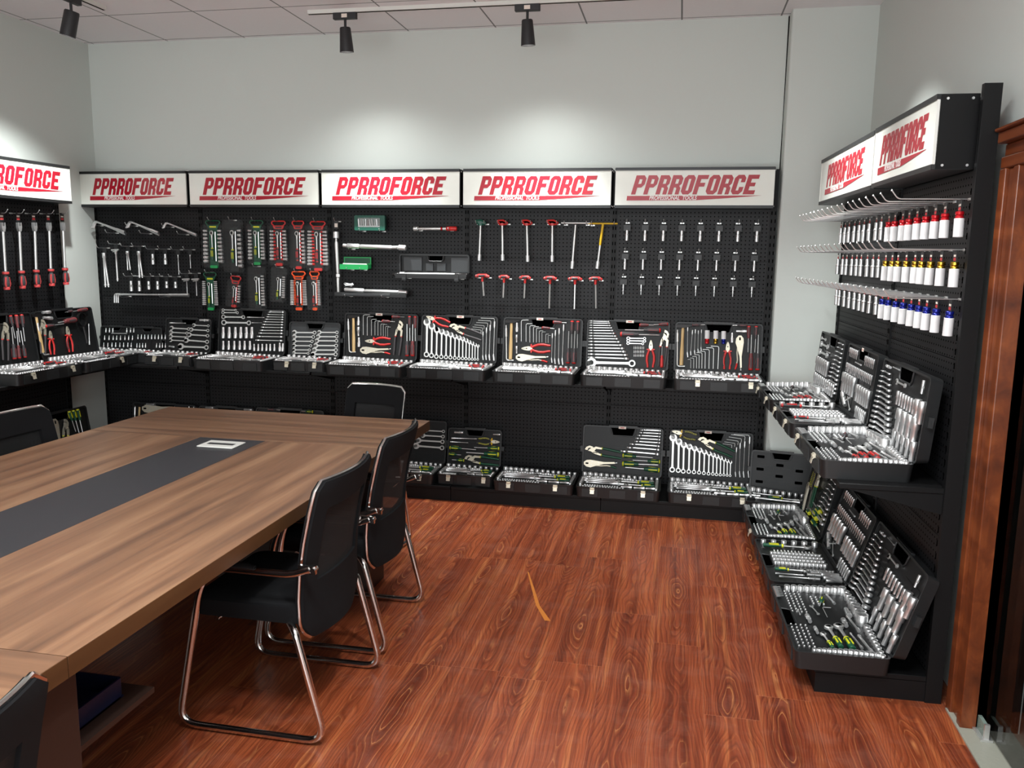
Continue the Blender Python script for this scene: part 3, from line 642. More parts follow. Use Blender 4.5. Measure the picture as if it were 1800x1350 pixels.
def latch_mesh():
    global LATCH
    if LATCH: return LATCH
    b = MB(); b.box((-.014, -.010, -.018), (.014, -.001, -.002), 'nickel'); b.box((-.011, -.014, -.014), (.011, -.008, -.006), 'nickel'); b.cyl((-.015, -.010, -.018), (.015, -.010, -.018), .003, 'nickel', n=8)
    b.add([(-.013, -.011, -.018), (.013, -.011, -.018), (.013, -.016, -.040), (-.013, -.016, -.040), (-.013, -.013, -.018), (.013, -.013, -.018), (.013, -.018, -.040), (-.013, -.018, -.040)], [(0, 1, 2, 3), (7, 6, 5, 4), (0, 4, 5, 1), (3, 2, 6, 7), (0, 3, 7, 4), (1, 5, 6, 2)], 'nickel')
    LATCH = b.mesh('latch'); return LATCH
def tool_case(rack, x, yh, z, w, h, desc, lean=12, latches=True, tt=.07, tl=.045, handle=True, sticker=None, grey=False, lid=True, extra='', latch_x=(.2, .8), rot=0, lidh=None, hooks=False):
    """x: left end, yh: hinge distance in front of the board, z: surface it stands on; desc must single it out."""
    c = Case(); c.desc = desc; c.w = w; c.h = h; lh = lidh or h
    B = rack @ T3(x, -yh, z) @ RZ(rot); root = thing('tool_case', ('open black tool case, ' + desc + extra), 'tool case', B, 'open black tool cases')
    cm = case_meshes(w, h, tt, tl, handle, grey)
    def mk(key, name, parent, T):
        o = bpy.data.objects.new(name, cm[key]); COL.objects.link(o); o.parent = parent; o.matrix_local = T; return o
    TT = T3(0, -h, tt); tr = mk('tray', 'tray', root, TT); mk('tray_insert', 'tool_insert', tr, Matrix.Identity(4))
    if handle: mk('well', 'handle_well', tr, Matrix.Identity(4))
    if latches:
        for u in latch_x:
            o = bpy.data.objects.new('latch', latch_mesh()); COL.objects.link(o); o.parent = root; o.matrix_local = TT @ T3(w*u, 0, 0)
    c.tray = B @ TT @ T3(0, 0, -.010); cm2 = None
    if lid:
        cm = case_meshes(w, lh, tt, tl, handle, grey)
        s, q = math.sin(R(lean)), math.cos(R(lean)); LT = T3(0, 0, tt) @ Matrix(((1, 0, 0, 0), (0, s, -q, 0), (0, q, s, 0), (0, 0, 0, 1)))
        ld = c.ld = mk('lid', 'lid', root, LT); mk('lid_insert', 'tool_insert', ld, Matrix.Identity(4))
        if handle: mk('handle', 'handle', ld, Matrix.Identity(4))
        for q0, q1 in ((w-.002, w+.016), (-.016, .002)): b = MB(); b.box((q0, lh*.44, -.03), (q1, lh*.56, -.012), 'case'); b.build('side_clip', ld)
        if sticker is not None:
            u, wd = sticker; b = MB(); b.box((w*u-wd/2, lh-.016, -.0005), (w*u+wd/2, lh+.0005, .0012), 'paper'); b.box((w*u-wd/4, lh-.011, .0012), (w*u+wd/4, lh-.006, .0014), 'redlabel'); b.build('price_sticker', ld)['label'] = 'small pinkish price sticker'
        c.lid = B @ LT @ T3(0, 0, -.009); c.lh = lh
        c.lidinv = c.lid.inverted(); c.lO = c.lid.translation.copy(); c.lN = (c.lid.to_3x3() @ Vector((0, 0, 1))).normalized()
    return c
def onpl(base, u, v, n, ang): return base @ T3(u, v, n) @ RZ(ang)
WORDS = {'wrench': 'combination wrench', 'ringw': 'double ring wrench', 'edgew': 'wrench lying on edge', 'flexw': 'flex-head socket wrench', 'hexR': 'hex key', 'hexL': 'hex key', 'sd_red': 'grey and red screwdriver', 'sd_dred': 'dark red screwdriver', 'sd_yel': 'green and yellow screwdriver', 'stub_red': 'stubby red screwdriver', 'stub_yel': 'stubby yellow screwdriver', 'stub_dark': 'stubby grey screwdriver', 'sd_allred': 'all-red screwdriver',
 'pl_red': 'red-handled pliers', 'pl_redgrey': 'red-handled pliers', 'pl_yel': 'yellow-collared pliers', 'pump_dark': 'dark-handled water pump pliers', 'pump_green': 'green-handled water pump pliers', 'lock_red': 'nickel locking pliers', 'lock_green': 'nickel locking pliers', 'lock_plain': 'nickel locking pliers', 'hammer': 'wooden-handled hammer', 'barR': 'bent chrome wheel wrench', 'barL': 'bent chrome wheel wrench',
 'ext': 'chrome extension bar', 'joint': 'chrome universal joint', 'sl_red': 'white-sleeved red-collared socket', 'sl_gold': 'white-sleeved gold-collared socket', 'sl_blue': 'white-sleeved blue-collared socket', 'rat_red': 'red and grey ratchet', 'rat_green': 'green and yellow ratchet', 'deep': 'deep socket', 'bitsocket': 'bit socket'}
def short(desc): return desc.replace('the ', '')
def count_labels(items, desc, where):
    """items: [(kind, matrix)] in reading order; gives each a label of its own"""
    by = {}
    for k, Mw in items: by.setdefault(WORDS[k], []).append((k, Mw))
    for wd, L in by.items():
        if len(L) == 1: yield L[0][0], L[0][1], '%s %s %s' % (wd, where, short(desc)), None; continue
        P = [m.translation for _, m in L]; ax = COUNT_BASE.to_3x3().inverted(); Q = [ax @ p for p in P]
        du = max(q.x for q in Q)-min(q.x for q in Q); dv = max(q.y for q in Q)-min(q.y for q in Q)
        if du >= dv: L = [l for _, l in sorted(zip([q.x for q in Q], L), key=lambda z: z[0])]; far = 'from left'
        else: L = [l for _, l in sorted(zip([-q.y for q in Q], L), key=lambda z: z[0])]; far = 'from top' if 'lid' in where else 'from back'
        for i, (k, Mw) in enumerate(L): yield k, Mw, '%s, %s %s, %s %s' % (wd, nth(i), far, where, short(desc)), '%ss %s %s' % (wd, where, short(desc))
THK = {'edgew': .5, 'wrench': .35, 'ringw': .35, 'flexw': .5}
def lid_tools(c, items, scale=None):
    """items: (kind, head px, head py, tail px, tail py[, width]) traced in the photograph; each is laid on the lid's own plane"""
    out = []
    for it in items:
        k, hx, hy, tx, ty = it[:5]; wf = it[5] if len(it) > 5 else 1.0
        a = c.lidinv @ hit(hx, hy, c.lO, c.lN); b_ = c.lidinv @ hit(tx, ty, c.lO, c.lN)
        lo, hu, hv = .012, c.w-.012, c.lh-.012
        a = Vector((min(max(a.x, lo), hu), min(max(a.y, lo), hv))); b_ = Vector((min(max(b_.x, lo), hu), min(max(b_.y, lo), hv)))
        d = a-b_; L = d.length; m = (a+b_)/2; ang = math.degrees(math.atan2(-d.x, d.y)); T = c.lid @ T3(m.x, m.y, .012 if k != 'edgew' else .014) @ RZ(ang)
        T = T @ S3(L*wf, L, L*wf); out.append((k, T, b_.y, m.x))
    done = [(k, T) for k, T, _, _ in out]
    global COUNT_BASE
    COUNT_BASE = c.lid
    for k, Mw, lab, grp in count_labels([x for x in done if x[0] not in QUEUE], c.desc, 'in lid of'): put(k, Mw, lab, grp)
    for k, Mw in done:
        if k in QUEUE: queue(k, Mw, 'chrome %s lying in the lid of the %s' % (WORDS[k], c.desc), '%ss in the lid of the %s' % (WORDS[k], c.desc))
def px(crop, items):
    """traced crop coordinates -> photo pixels"""
    x0, y0, s = crop; return [(i[0],)+tuple((x0+i[j]/s) if j % 2 == 1 else (y0+i[j]/s) for j in range(1, 5))+tuple(i[5:]) for i in items]
def local_tools(c, base, items, where):
    """items: (kind, u, v, length, angle[, width factor, lift]) in fractions of the case, u left to right, v hinge side = 1"""
    global COUNT_BASE
    COUNT_BASE = base; H = c.h if base is c.tray else c.lh; L1 = []
    for it in items:
        k, u, v, L, a = it[:5]; wf = it[5] if len(it) > 5 else 1
        L1.append((k, base @ T3(u*c.w, v*H, .013) @ RZ(a) @ S3(L*wf, L, L*wf)))
    for k, Mw, lab, grp in count_labels([x for x in L1 if x[0] not in QUEUE], c.desc, where): put(k, Mw, lab, grp)
    for k, Mw in L1:
        if k in QUEUE: queue(k, Mw, 'chrome %s lying %s %s' % (WORDS[k], where, c.desc), '%ss %s %s' % (WORDS[k], where, c.desc))
def stand(c, u, v, dia, kind='socket'):
    queue(kind, c.tray @ T3(u*c.w, v*c.h, -.002) @ S3(dia, dia, dia*(.9 if kind == 'socket' else 1)), 'small chrome %s standing in the tray of the %s' % ('socket' if kind == 'socket' else 'bit', c.desc), '%ss standing in the tray of the %s' % ('socket' if kind == 'socket' else 'bit', c.desc))
def tray_fill(c, style, rat):
    hw = c.h/.335
    if style == 'A':            # as in the nearest low case on the right
        for i in range(9): stand(c, .055, .2+.085*i, .026+.0012*i)
        for i in range(8): stand(c, .09+.062*i, .92-.01*(i % 2), .028+.003*i)
        for i in range(9): stand(c, .62+.044*i, .92, .028-.001*i)
        for i in range(13): stand(c, .955, .22+.055*i, .018+.0009*(i if i < 8 else 14-i))
        for i in range(8): local_tools(c, c.tray, [('bitsocket', .06+.022*i, .07, .035, 20)], 'in tray of')
        for a in range(4):
            for i in range(9): stand(c, .09+.04*i, .16+.055*a, .0085, 'bit')
            for i in range(8): stand(c, .61+.041*i, .08+.055*a, .0085, 'bit')
        for a in range(3):
            for i in range(4): stand(c, .16+.035*i, .46+.06*a, .0095, 'bit')
        it = [(rat, .755, .62, .215, 93, 1.1), (rat, .765, .50, .185, 94, 1.1), (rat, .83, .405, .13, 96, 1.1), ('ext', .56, .79, .14, 96, 1.5), ('ext', .83, .80, .14, 96, 1.7), ('ext', .80, .72, .13, 96, 1.3), ('ext', .20, .68, .10, 98, 1.8), ('joint', .56, .70, .06, 90, 1.4), ('hexR', .42, .53, .10, 90), ('wrench', .40, .42, .09, 100), ('deep', .40, .80, .07, 90), ('ext', .45, .22, .05, 90, 2),
              ('joint', .54, .30, .06, 92, 1.3), ('joint', .70, .33, .05, 92, 1.2), (('sd_yel' if rat == 'rat_green' else 'sd_red'), .27, .54, .095, 252, 1.5)]
        local_tools(c, c.tray, it, 'in tray of')
    elif style == 'B':          # long ratchet over dense socket rows
        for i in range(6): stand(c, .08+.0*i, .12+.15*i, .026+.001*i)
        for r_ in range(4):
            for i in range(14): stand(c, .34+.078*r_, .18+.052*i, .0175+.001*r_)
        for a in range(3):
            for i in range(12): stand(c, .25+.02*a, .24+.05*i, .009, 'bit')
        for i in range(11): stand(c, .69, .5+.042*i, .013)
        local_tools(c, c.tray, [(rat, .17, .45, .24, 0, .8), (rat, .74, .35, .15, 0, 1.0), ('ext', .84, .3, .13, 0), ('joint', .82, .62, .06, 0, 1.3), ('joint', .9, .6, .05, 0, 1.3), ('deep', .80, .84, .08, 0), ('deep', .86, .85, .08, 0), ('deep', .92, .85, .07, 0), ('ext', .90, .35, .14, 0), ('joint', .76, .7, .07, 0, 1.2)], 'in tray of')
    else:                       # back rack trays: socket row at the hinge, bars and ratchets along the front
        n = max(6, int(c.w/.036)); big = 1 if c.w > .45 else .82
        for i in range(n): stand(c, .05+.9*i/(n-1), .89, (.034-.012*i/n)*big)
        for i in range(n+5): stand(c, .06+.60*i/(n+4), .70, (.019+.003*(i % 3))*big)
        for i in range(12 if c.w > .45 else 7): stand(c, .95, .12+.055*i, .019)
        for i in range(16 if c.w > .45 else 9): stand(c, .05+.034*i, .08, .014)
        for i in range(14 if c.w > .45 else 8): stand(c, .10+.03*i, .19, .012)
        for i in range(7): stand(c, .045, .16+.08*i, .022)
        for i in range(7 if c.w > .45 else 0): stand(c, .70+.033*i, .70, .017)
        q = c.w/.54
        local_tools(c, c.tray, [(rat, .68, .53, .25*q, 90, .95), (rat, .74, .32, .20*q, 90, 1.0), ('ext', .30, .55, .24*q, 90, 1.5), ('ext', .28, .43, .22*q, 90, 1.4), ('ext', .27, .31, .18*q, 90, 1.4), ('joint', .50, .32, .07*q, 90, 1.4), ('deep', .60, .13, .07*q, 90), ('deep', .75, .12, .07*q, 90), ('deep', .88, .13, .06*q, 90)], 'in tray of')

# ------------------------------------------------------------------ middle shelf of the back wall, numbered here from the pillar
ZM, ZL = SHELF_Z, BASE_H
def edgestack(L, xr, rows): return [('edgew', x, y, xr, y2) for x, y, y2 in rows]
C7, C8, C9, C6, CH = (370, 520, 4.865), (720, 530, 5.625), (1010, 530, 5.0), (0, 520, 4.5), (590, 540, 11.25)
mid = 'middle-shelf case %s the pillar'
kw = dict(lean=8)
c = tool_case(RB, 4.293, .11, ZM, .55, .325, mid % 'nearest', latch_x=(.27, .84), **kw)
lid_tools(c, px(C9, [('barR', 905, 250, 902, 578), ('hammer', 955, 190, 938, 560), ('stub_dark', 1150, 205, 1035, 208, 1), ('stub_dark', 1380, 210, 1510, 210), ('flexw', 995, 215, 990, 490), ('flexw', 1037, 252, 1018, 472), ('flexw', 1062, 245, 1053, 462), ('flexw', 1088, 255, 1083, 447), ('flexw', 1115, 248, 1110, 432),
  ('sl_red', 1163, 372, 1166, 255), ('sl_gold', 1238, 372, 1242, 258), ('sl_blue', 1308, 374, 1310, 262), ('deep', 1385, 275, 1383, 362), ('deep', 1420, 262, 1512, 265),
  ('hexL', 1021, 508, 1020, 586), ('hexL', 1047, 496, 1046, 588), ('hexL', 1072, 482, 1071, 588), ('hexL', 1095, 466, 1093, 588), ('hexL', 1120, 448, 1118, 588), ('hexL', 1148, 436, 1146, 590), ('hexL', 1184, 420, 1180, 590), ('hexL', 1222, 405, 1217, 592), ('hexL', 1268, 392, 1258, 594),
  ('pl_redgrey', 1347, 355, 1338, 598), ('lock_red', 1455, 300, 1448, 605), ('sd_dred', 1522, 455, 1532, 195), ('sd_red', 1582, 458, 1597, 195), ('sd_dred', 1555, 280, 1545, 606), ('sd_red', 1615, 280, 1605, 606)]))
tray_fill(c, 'C', 'rat_red')
c = tool_case(RB, 3.717, .11, ZM, .54, .325, mid % 'second from', latches=False, sticker=(.52, .05), **kw)
lid_tools(c, px(C9, edgestack(c, 0, []) + [('edgew', 135, 172, 312, 174), ('edgew', 133, 190, 318, 192), ('edgew', 132, 210, 325, 213), ('edgew', 131, 231, 338, 233), ('edgew', 130, 255, 348, 257), ('edgew', 130, 278, 360, 281), ('edgew', 128, 302, 375, 305), ('edgew', 127, 326, 390, 329), ('edgew', 126, 352, 406, 356), ('edgew', 125, 380, 425, 385), ('edgew', 124, 408, 442, 413), ('edgew', 122, 435, 455, 441), ('edgew', 121, 463, 470, 471), ('edgew', 120, 490, 482, 503),
  ('wrench', 115, 535, 535, 545), ('stub_red', 702, 208, 570, 208), ('stub_red', 690, 205, 826, 200), ('sd_red', 430, 250, 760, 256), ('sd_red', 762, 296, 400, 288), ('ringw', 458, 323, 628, 326), ('ringw', 458, 345, 628, 349), ('ringw', 458, 368, 610, 372),
  ('pl_red', 672, 340, 666, 582), ('pump_dark', 800, 250, 775, 575), ('sd_allred', 770, 385, 766, 582)]))
for j in range(3):
    for i in range(7):
        p = hit(1010+(524+14*i)/5, 530+(402+34*j)/5, c.lO, c.lN); L = c.lidinv @ p; queue('bitsocket', c.lid @ T3(L.x, L.y, .008) @ S3(.022, .022, .022), 'tiny chrome bit lying in the lid of the ' + c.desc, 'bits in the lid of the ' + c.desc)
tray_fill(c, 'C', 'rat_red')
c = tool_case(RB, 3.148, .11, ZM, .54, .325, mid % 'third from', latches=False, sticker=(.46, .045), **kw)
hx = [(1108, 182, 395, 1.2), (1155, 218, 398, 1), (1192, 238, 405, 1), (1228, 248, 405, 1), (1257, 262, 405, 1), (1285, 290, 405, 1), (1312, 300, 405, 1), (1350, 322, 410, 1), (1372, 335, 410, 1)]
lid_tools(c, px(C8, [('hammer', 1012, 175, 1000, 572), ('barR', 958, 235, 962, 592), ('deep', 1065, 210, 1065, 302), ('deep', 1062, 405, 1062, 330), ('deep', 1062, 515, 1062, 440)] + [('hexR', x, y0, x, y1) for x, y0, y1, _ in hx] +
  [('pl_red', 1110, 465, 1398, 465), ('lock_red', 1055, 548, 1372, 562), ('flexw', 1415, 315, 1405, 605), ('flexw', 1445, 285, 1437, 618), ('flexw', 1482, 265, 1475, 622), ('flexw', 1527, 228, 1510, 626),
   ('stub_red', 1560, 212, 1420, 205), ('stub_red', 1440, 270, 1312, 260), ('sd_red', 1603, 472, 1610, 190), ('sd_red', 1660, 472, 1667, 192), ('sd_red', 1577, 280, 1567, 615), ('sd_red', 1638, 280, 1625, 618)]))
tray_fill(c, 'C', 'rat_red')
c = tool_case(RB, 2.568, .11, ZM, .54, .325, mid % 'fourth from', latches=False, sticker=(.51, .05), **kw)
wr = [(180, 172, 173, 550), (228, 216, 222, 558), (277, 256, 270, 566), (325, 273, 318, 568), (370, 290, 365, 570), (413, 306, 408, 572), (456, 324, 451, 576), (496, 338, 491, 578), (531, 350, 529, 578), (566, 366, 561, 580), (597, 384, 593, 582), (627, 397, 623, 583), (653, 412, 650, 583), (681, 426, 678, 584)]
lid_tools(c, px(C8, [('wrench', *q) for q in wr] + [('pl_red', 172, 145, 400, 232), ('pump_dark', 400, 240, 725, 345), ('hexR', 845, 170, 708, 165), ('hexR', 810, 193, 682, 187), ('hexR', 778, 214, 663, 209), ('hexR', 744, 240, 645, 232), ('hexR', 728, 262, 628, 252), ('hexR', 714, 284, 616, 272),
  ('flexw', 730, 298, 727, 578), ('flexw', 765, 258, 757, 578), ('flexw', 802, 232, 790, 582), ('flexw', 845, 198, 832, 584)]))
tray_fill(c, 'C', 'rat_red')
c = tool_case(RB, 2.002, .11, ZM, .54, .325, mid % 'fifth from', latches=False, sticker=(.47, .05), **kw)
hx = [(560, 132, 552), (638, 182, 562), (720, 238, 562), (790, 268, 558), (850, 280, 562), (906, 332, 562), (955, 340, 572), (1000, 378, 580), (1042, 392, 582)]
lid_tools(c, px(CH, [('hammer', 365, 120, 370, 885), ('barR', 262, 230, 285, 910), ('deep', 465, 190, 465, 362), ('deep', 465, 570, 465, 392), ('deep', 475, 600, 475, 785)] + [('hexR', x, a, x, e) for x, a, e in hx] +
  [('pl_red', 598, 670, 1102, 680), ('lock_red', 502, 845, 1102, 852), ('pump_dark', 1290, 268, 1235, 952), ('stub_red', 1385, 197, 1125, 190), ('stub_red', 1195, 290, 930, 277), ('sd_red', 1480, 685, 1475, 158), ('sd_dred', 1585, 692, 1582, 160), ('sd_red', 1422, 310, 1422, 975), ('sd_dred', 1535, 315, 1530, 975)]))
tray_fill(c, 'C', 'rat_red')
c = tool_case(RB, 1.582, .11, ZM, .39, .25, mid % 'sixth from', grey=True, latch_x=(.3, .82), **kw)
lid_tools(c, px(C7, [('wrench', 708, y, 912-12*i, y+2) for i, y in enumerate((314, 351, 388, 426, 462, 490))] + [('wrench', 922-11*i, y, 1132-2*i, y+2) for i, y in enumerate((313, 350, 385, 426, 464, 500))]))
tray_fill(c, 'C', 'rat_red')
c = tool_case(RB, 1.027, .11, ZM, .525, .33, mid % 'seventh from', latches=False, **kw)
rows = [(515, 124, 128), (505, 142, 146), (496, 161, 165), (488, 181, 185), (478, 201, 205), (466, 223, 228), (455, 246, 250), (445, 270, 274), (436, 296, 299), (425, 320, 324), (412, 348, 353), (400, 380, 386)]
lid_tools(c, px(C7, [('ringw', 105, 118, 232, 119), ('ringw', 103, 144, 248, 146), ('ringw', 103, 181, 303, 184), ('ringw', 103, 229, 355, 233), ('ext', 470, 187, 322, 184), ('ext', 450, 232, 360, 231)] + [('edgew', x, y, 662, y2) for x, y, y2 in rows] +
  [('deep', x, 268, x, 364) for x in (118, 170, 222, 268, 316, 362)] + [('deep', x, 386, x, 462) for x in (118, 165, 212, 258, 300, 346)] + [('deep', x, 412, x, 472) for x in (382, 416, 450, 486, 518, 554)] + [('deep', 600, 402, 600, 475), ('deep', 652, 408, 652, 477)]))
tray_fill(c, 'C', 'rat_red')
c = tool_case(RB, .597, .11, ZM, .372, .25, mid % 'eighth from', latch_x=(.25, .8), **kw)
lid_tools(c, px(C6, [('ext', 1478, 218, 1350, 215), ('joint', 1662, 196, 1588, 190), ('wrench', 1352, 255, 1512, 264), ('wrench', 1348, 288, 1498, 297), ('wrench', 1346, 320, 1500, 328), ('wrench', 1346, 350, 1482, 358), ('wrench', 1530, 232, 1692, 240), ('wrench', 1508, 267, 1688, 277), ('wrench', 1492, 307, 1684, 318), ('wrench', 1466, 350, 1682, 366), ('wrench', 1418, 400, 1682, 411), ('deep', 1345, 400, 1388, 406)]))
tray_fill(c, 'C', 'rat_red')
def bitlid(c, rows, L=.034):
    for y, xs in rows:
        for x in xs:
            p = c.lidinv @ hit(x/4.5, 520+y/4.5, c.lO, c.lN); queue('bitsocket', c.lid @ T3(p.x, p.y, .010) @ S3(L, L, L), 'small bit socket in the lid of the ' + c.desc, 'bit sockets in the lid of the ' + c.desc)
c = tool_case(RB, .318, .11, ZM, .252, .175, mid % 'ninth from', latch_x=(.3,), **kw)
bitlid(c, [(325, range(1098, 1320, 27)), (392, (1090, 1112, 1135, 1158, 1245, 1270, 1292, 1315))]); tray_fill(c, 'C', 'rat_red')
c = tool_case(RB, .055, .11, ZM, .252, .175, mid % 'tenth from', latches=False, **kw)
bitlid(c, [(272, (845, 873, 900, 1010, 1040, 1065)), (332, (835, 870, 903, 930, 960, 995, 1025, 1055)), (388, (828, 860, 893, 922, 955, 985, 1018, 1045))]); lid_tools(c, px(C6, [('ext', 890, 297, 1012, 299)])); tray_fill(c, 'C', 'rat_red')

# middle shelf on the left wall
c = tool_case(RL, -.345, .11, ZM, .555, .33, 'left-wall shelf case by the corner', lean=8, latch_x=(.62,), tt=.07)
lid_tools(c, px(C6, [('barR', 212, 200, 240, 492), ('hammer', 240, 140, 277, 458), ('pump_dark', 322, 188, 338, 462), ('deep', 320, 125, 384, 130), ('deep', 330, 175, 398, 180), ('sd_red', 500, 222, 343, 243), ('stub_red', 440, 215, 585, 190), ('stub_dark', 500, 132, 560, 120), ('sd_dred', 515, 132, 676, 108),
  ('pl_red', 384, 278, 405, 468), ('pl_redgrey', 518, 243, 552, 447), ('ext', 690, 222, 696, 388)]))
t_ = thing('oil_filter_strap', 'black looped oil filter strap in the left-wall case nearest the corner', 'strap wrench')
o_ = c.lidinv @ hit(632/4.5, 520+190/4.5, c.lO, c.lN); B = c.lid @ T3(min(o_.x, c.w-.06), o_.y, .018); t_.matrix_world = B
b = MB(); b.ringp([(.044*x, .05*y) for x, y in circ(1, 24)], [(.039*x, .045*y) for x, y in circ(1, 24)], -.009, .009, 'blackjaw'); b.build('strap', t_)
b = MB(); b.tube([(.0, -.05, 0), (.005, -.10, 0), (.008, -.17, 0)], .007, 'blackjaw', 8); b.build('handle', t_)
tray_fill(c, 'C', 'rat_red')
c = tool_case(RL, -.925, .11, ZM, .555, .33, 'left-wall shelf case at picture edge', lean=8, tt=.07)
lid_tools(c, px(C6, [('pump_dark', 25, 212, 42, 512), ('sd_red', 110, 345, 66, 138), ('sd_dred', 146, 378, 112, 138), ('sd_red', 186, 370, 155, 138), ('sd_red', 78, 240, 104, 505), ('sd_dred', 120, 270, 140, 500), ('sd_red', 150, 268, 187, 492)]))
tray_fill(c, 'C', 'rat_red')

# bottom row on the back wall
CB, CB2, CT = (700, 720, 5.294), (1000, 720, 5.143), (220, 690, 4.5)
low = 'bottom-row case %s the pillar'
c = tool_case(RB, 4.289, .11, ZL, .535, .33, low % 'nearest', sticker=(.46, .045), latch_x=(.25, .85), **kw)
wr = [(945, 222, 933, 565), (995, 262, 988, 568), (1040, 293, 1033, 575), (1090, 310, 1083, 577), (1137, 328, 1130, 580), (1183, 343, 1176, 583), (1226, 360, 1219, 588), (1268, 376, 1261, 592), (1306, 390, 1300, 594), (1338, 403, 1333, 598), (1372, 418, 1367, 600), (1403, 433, 1399, 600), (1432, 448, 1429, 603), (1461, 460, 1456, 605)]
lid_tools(c, px(CB2, [('wrench', *q) for q in wr] + [('pl_yel', 930, 170, 1172, 255), ('pump_green', 1168, 262, 1492, 392), ('hexR', 1632, 215, 1490, 203), ('hexR', 1594, 240, 1465, 225), ('hexR', 1562, 264, 1445, 245), ('hexR', 1532, 284, 1425, 268), ('hexR', 1502, 304, 1405, 290), ('hexR', 1474, 318, 1390, 308),
  ('flexw', 1515, 340, 1502, 605), ('flexw', 1548, 300, 1540, 608), ('flexw', 1590, 285, 1575, 612), ('flexw', 1634, 245, 1618, 612)]))
tray_fill(c, 'C', 'rat_green')
c = tool_case(RB, 3.710, .11, ZL, .535, .33, low % 'second from', sticker=(.49, .05), latch_x=(.2, .8), **kw)
lid_tools(c, px(CB2, [('edgew', 670, 158, 840, 166), ('edgew', 648, 182, 840, 191), ('edgew', 638, 205, 840, 216), ('edgew', 622, 230, 838, 243), ('edgew', 605, 256, 836, 271), ('edgew', 595, 284, 834, 299), ('edgew', 553, 307, 832, 330), ('edgew', 528, 338, 830, 362), ('edgew', 472, 370, 827, 402),
  ('pump_green', 148, 350, 478, 402), ('lock_green', 138, 478, 438, 492), ('sd_yel', 768, 435, 484, 412), ('sd_yel', 568, 455, 842, 472), ('sd_yel', 822, 500, 480, 487), ('sd_yel', 498, 520, 838, 548)]))
tray_fill(c, 'C', 'rat_green')
c = tool_case(RB, 3.165, .11, ZL, .53, .325, low % 'third from', lid=False, extra=' and without a lid', latch_x=(.2, .78), **kw)
tray_fill(c, 'C', 'rat_green')
c = tool_case(RB, 2.762, .11, ZL, .385, .26, low % 'fourth from', latch_x=(.22, .85), **kw)
lid_tools(c, px(CB, [('deep', 528, 210, 608, 213), ('deep', 888, 230, 970, 232), ('ext', 735, 272, 500, 264), ('ext', 655, 308, 488, 298), ('pl_yel', 966, 302, 732, 288), ('sd_yel', 738, 373, 482, 352), ('sd_yel', 700, 350, 955, 362), ('stub_yel', 595, 422, 478, 411), ('sd_yel', 625, 397, 950, 418), ('stub_yel', 500, 465, 618, 472), ('pump_green', 622, 450, 948, 478)]))
tray_fill(c, 'C', 'rat_green')
c = tool_case(RB, 2.24, .11, ZL, .51, .30, low % 'fifth from', latch_x=(.3, .82), **kw)
lid_tools(c, px(CB, [('wrench', 245, 192, 455, 204), ('wrench', 215, 238, 452, 252), ('wrench', 172, 284, 446, 300), ('wrench', 148, 334, 448, 357)]))
tray_fill(c, 'C', 'rat_green')
c = tool_case(RB, 1.291, .11, ZL, .535, .33, 'third bottom-row case behind table', **kw)
lid_tools(c, px(CT, [('stub_dark', 1238, 131, 1138, 124), ('stub_yel', 1395, 138, 1492, 140)])); local_tools(c, c.lid, [('sd_yel', .86, .60, .2, 180), ('sd_yel', .93, .60, .2, 180), ('hammer', .08, .5, .24, 0), ('pl_yel', .5, .5, .2, 90)], 'in lid of')
c = tool_case(RB, .826, .11, ZL, .45, .32, 'second bottom-row case behind table', **kw)
lid_tools(c, px(CT, [('deep', 645, 110, 708, 112), ('deep', 948, 128, 1012, 131)]))
c = tool_case(RB, .275, .11, ZL, .53, .32, 'first bottom-row case behind table', **kw)
lid_tools(c, px(CT, [('hammer', 124, 66, 112, 330), ('barR', 88, 98, 80, 340), ('lock_green', 145, 122, 400, 128), ('deep', 178, 72, 242, 74), ('deep', 513, 92, 513, 140), ('deep', 550, 94, 550, 140)]))
# bottom row on the left wall
CL = (0, 540, 4.82)
c = tool_case(RL, -.43, .11, ZL, .52, .345, 'left-wall bottom case behind the chair', lean=8, sticker=(.3, .03))
lid_tools(c, px(CL, [('lock_plain', 445, 948, 508, 1250), ('pump_green', 538, 948, 562, 1260), ('sd_yel', 632, 1062, 570, 868), ('sd_yel', 660, 1072, 605, 868), ('sd_yel', 692, 1076, 642, 860)]))
tray_fill(c, 'C', 'rat_green')

# corner case on its plinth
b = MB(); b.box((4.875, -.50, 0), (5.19, -.104, BASE_H), 'black'); tag(b.build('corner_plinth', bev=.003), 'low black plinth filling the floor corner by the pillar', 'plinth')
c = tool_case(RB, 4.80, .22, ZL, .37, .30, 'corner case with empty lid slots', lean=8, rot=-9, lidh=.25, latch_x=(.3,))
for u, v in ((.10, .80), (.10, .48), (.10, .16), (.42, .62), (.42, .34), (.74, .52), (.74, .22)):
    b = MB(); b.prism(rrect(u*.37, v*.25, u*.37+.045, v*.25+.018, .004), -.0005, .0008, 'slot'); b.build('empty_slot', c.ld, T3(0, 0, -.009))
for i in range(9): stand(c, .07+.1*i, .88, .034-.0015*i)
local_tools(c, c.tray, [('ext', .32, .62, .17, 90), ('rat_green', .62, .45, .2, 270, .8), ('ext', .5, .28, .26, 90), ('joint', .15, .45, .05, 90, 1.3)], 'in tray of')

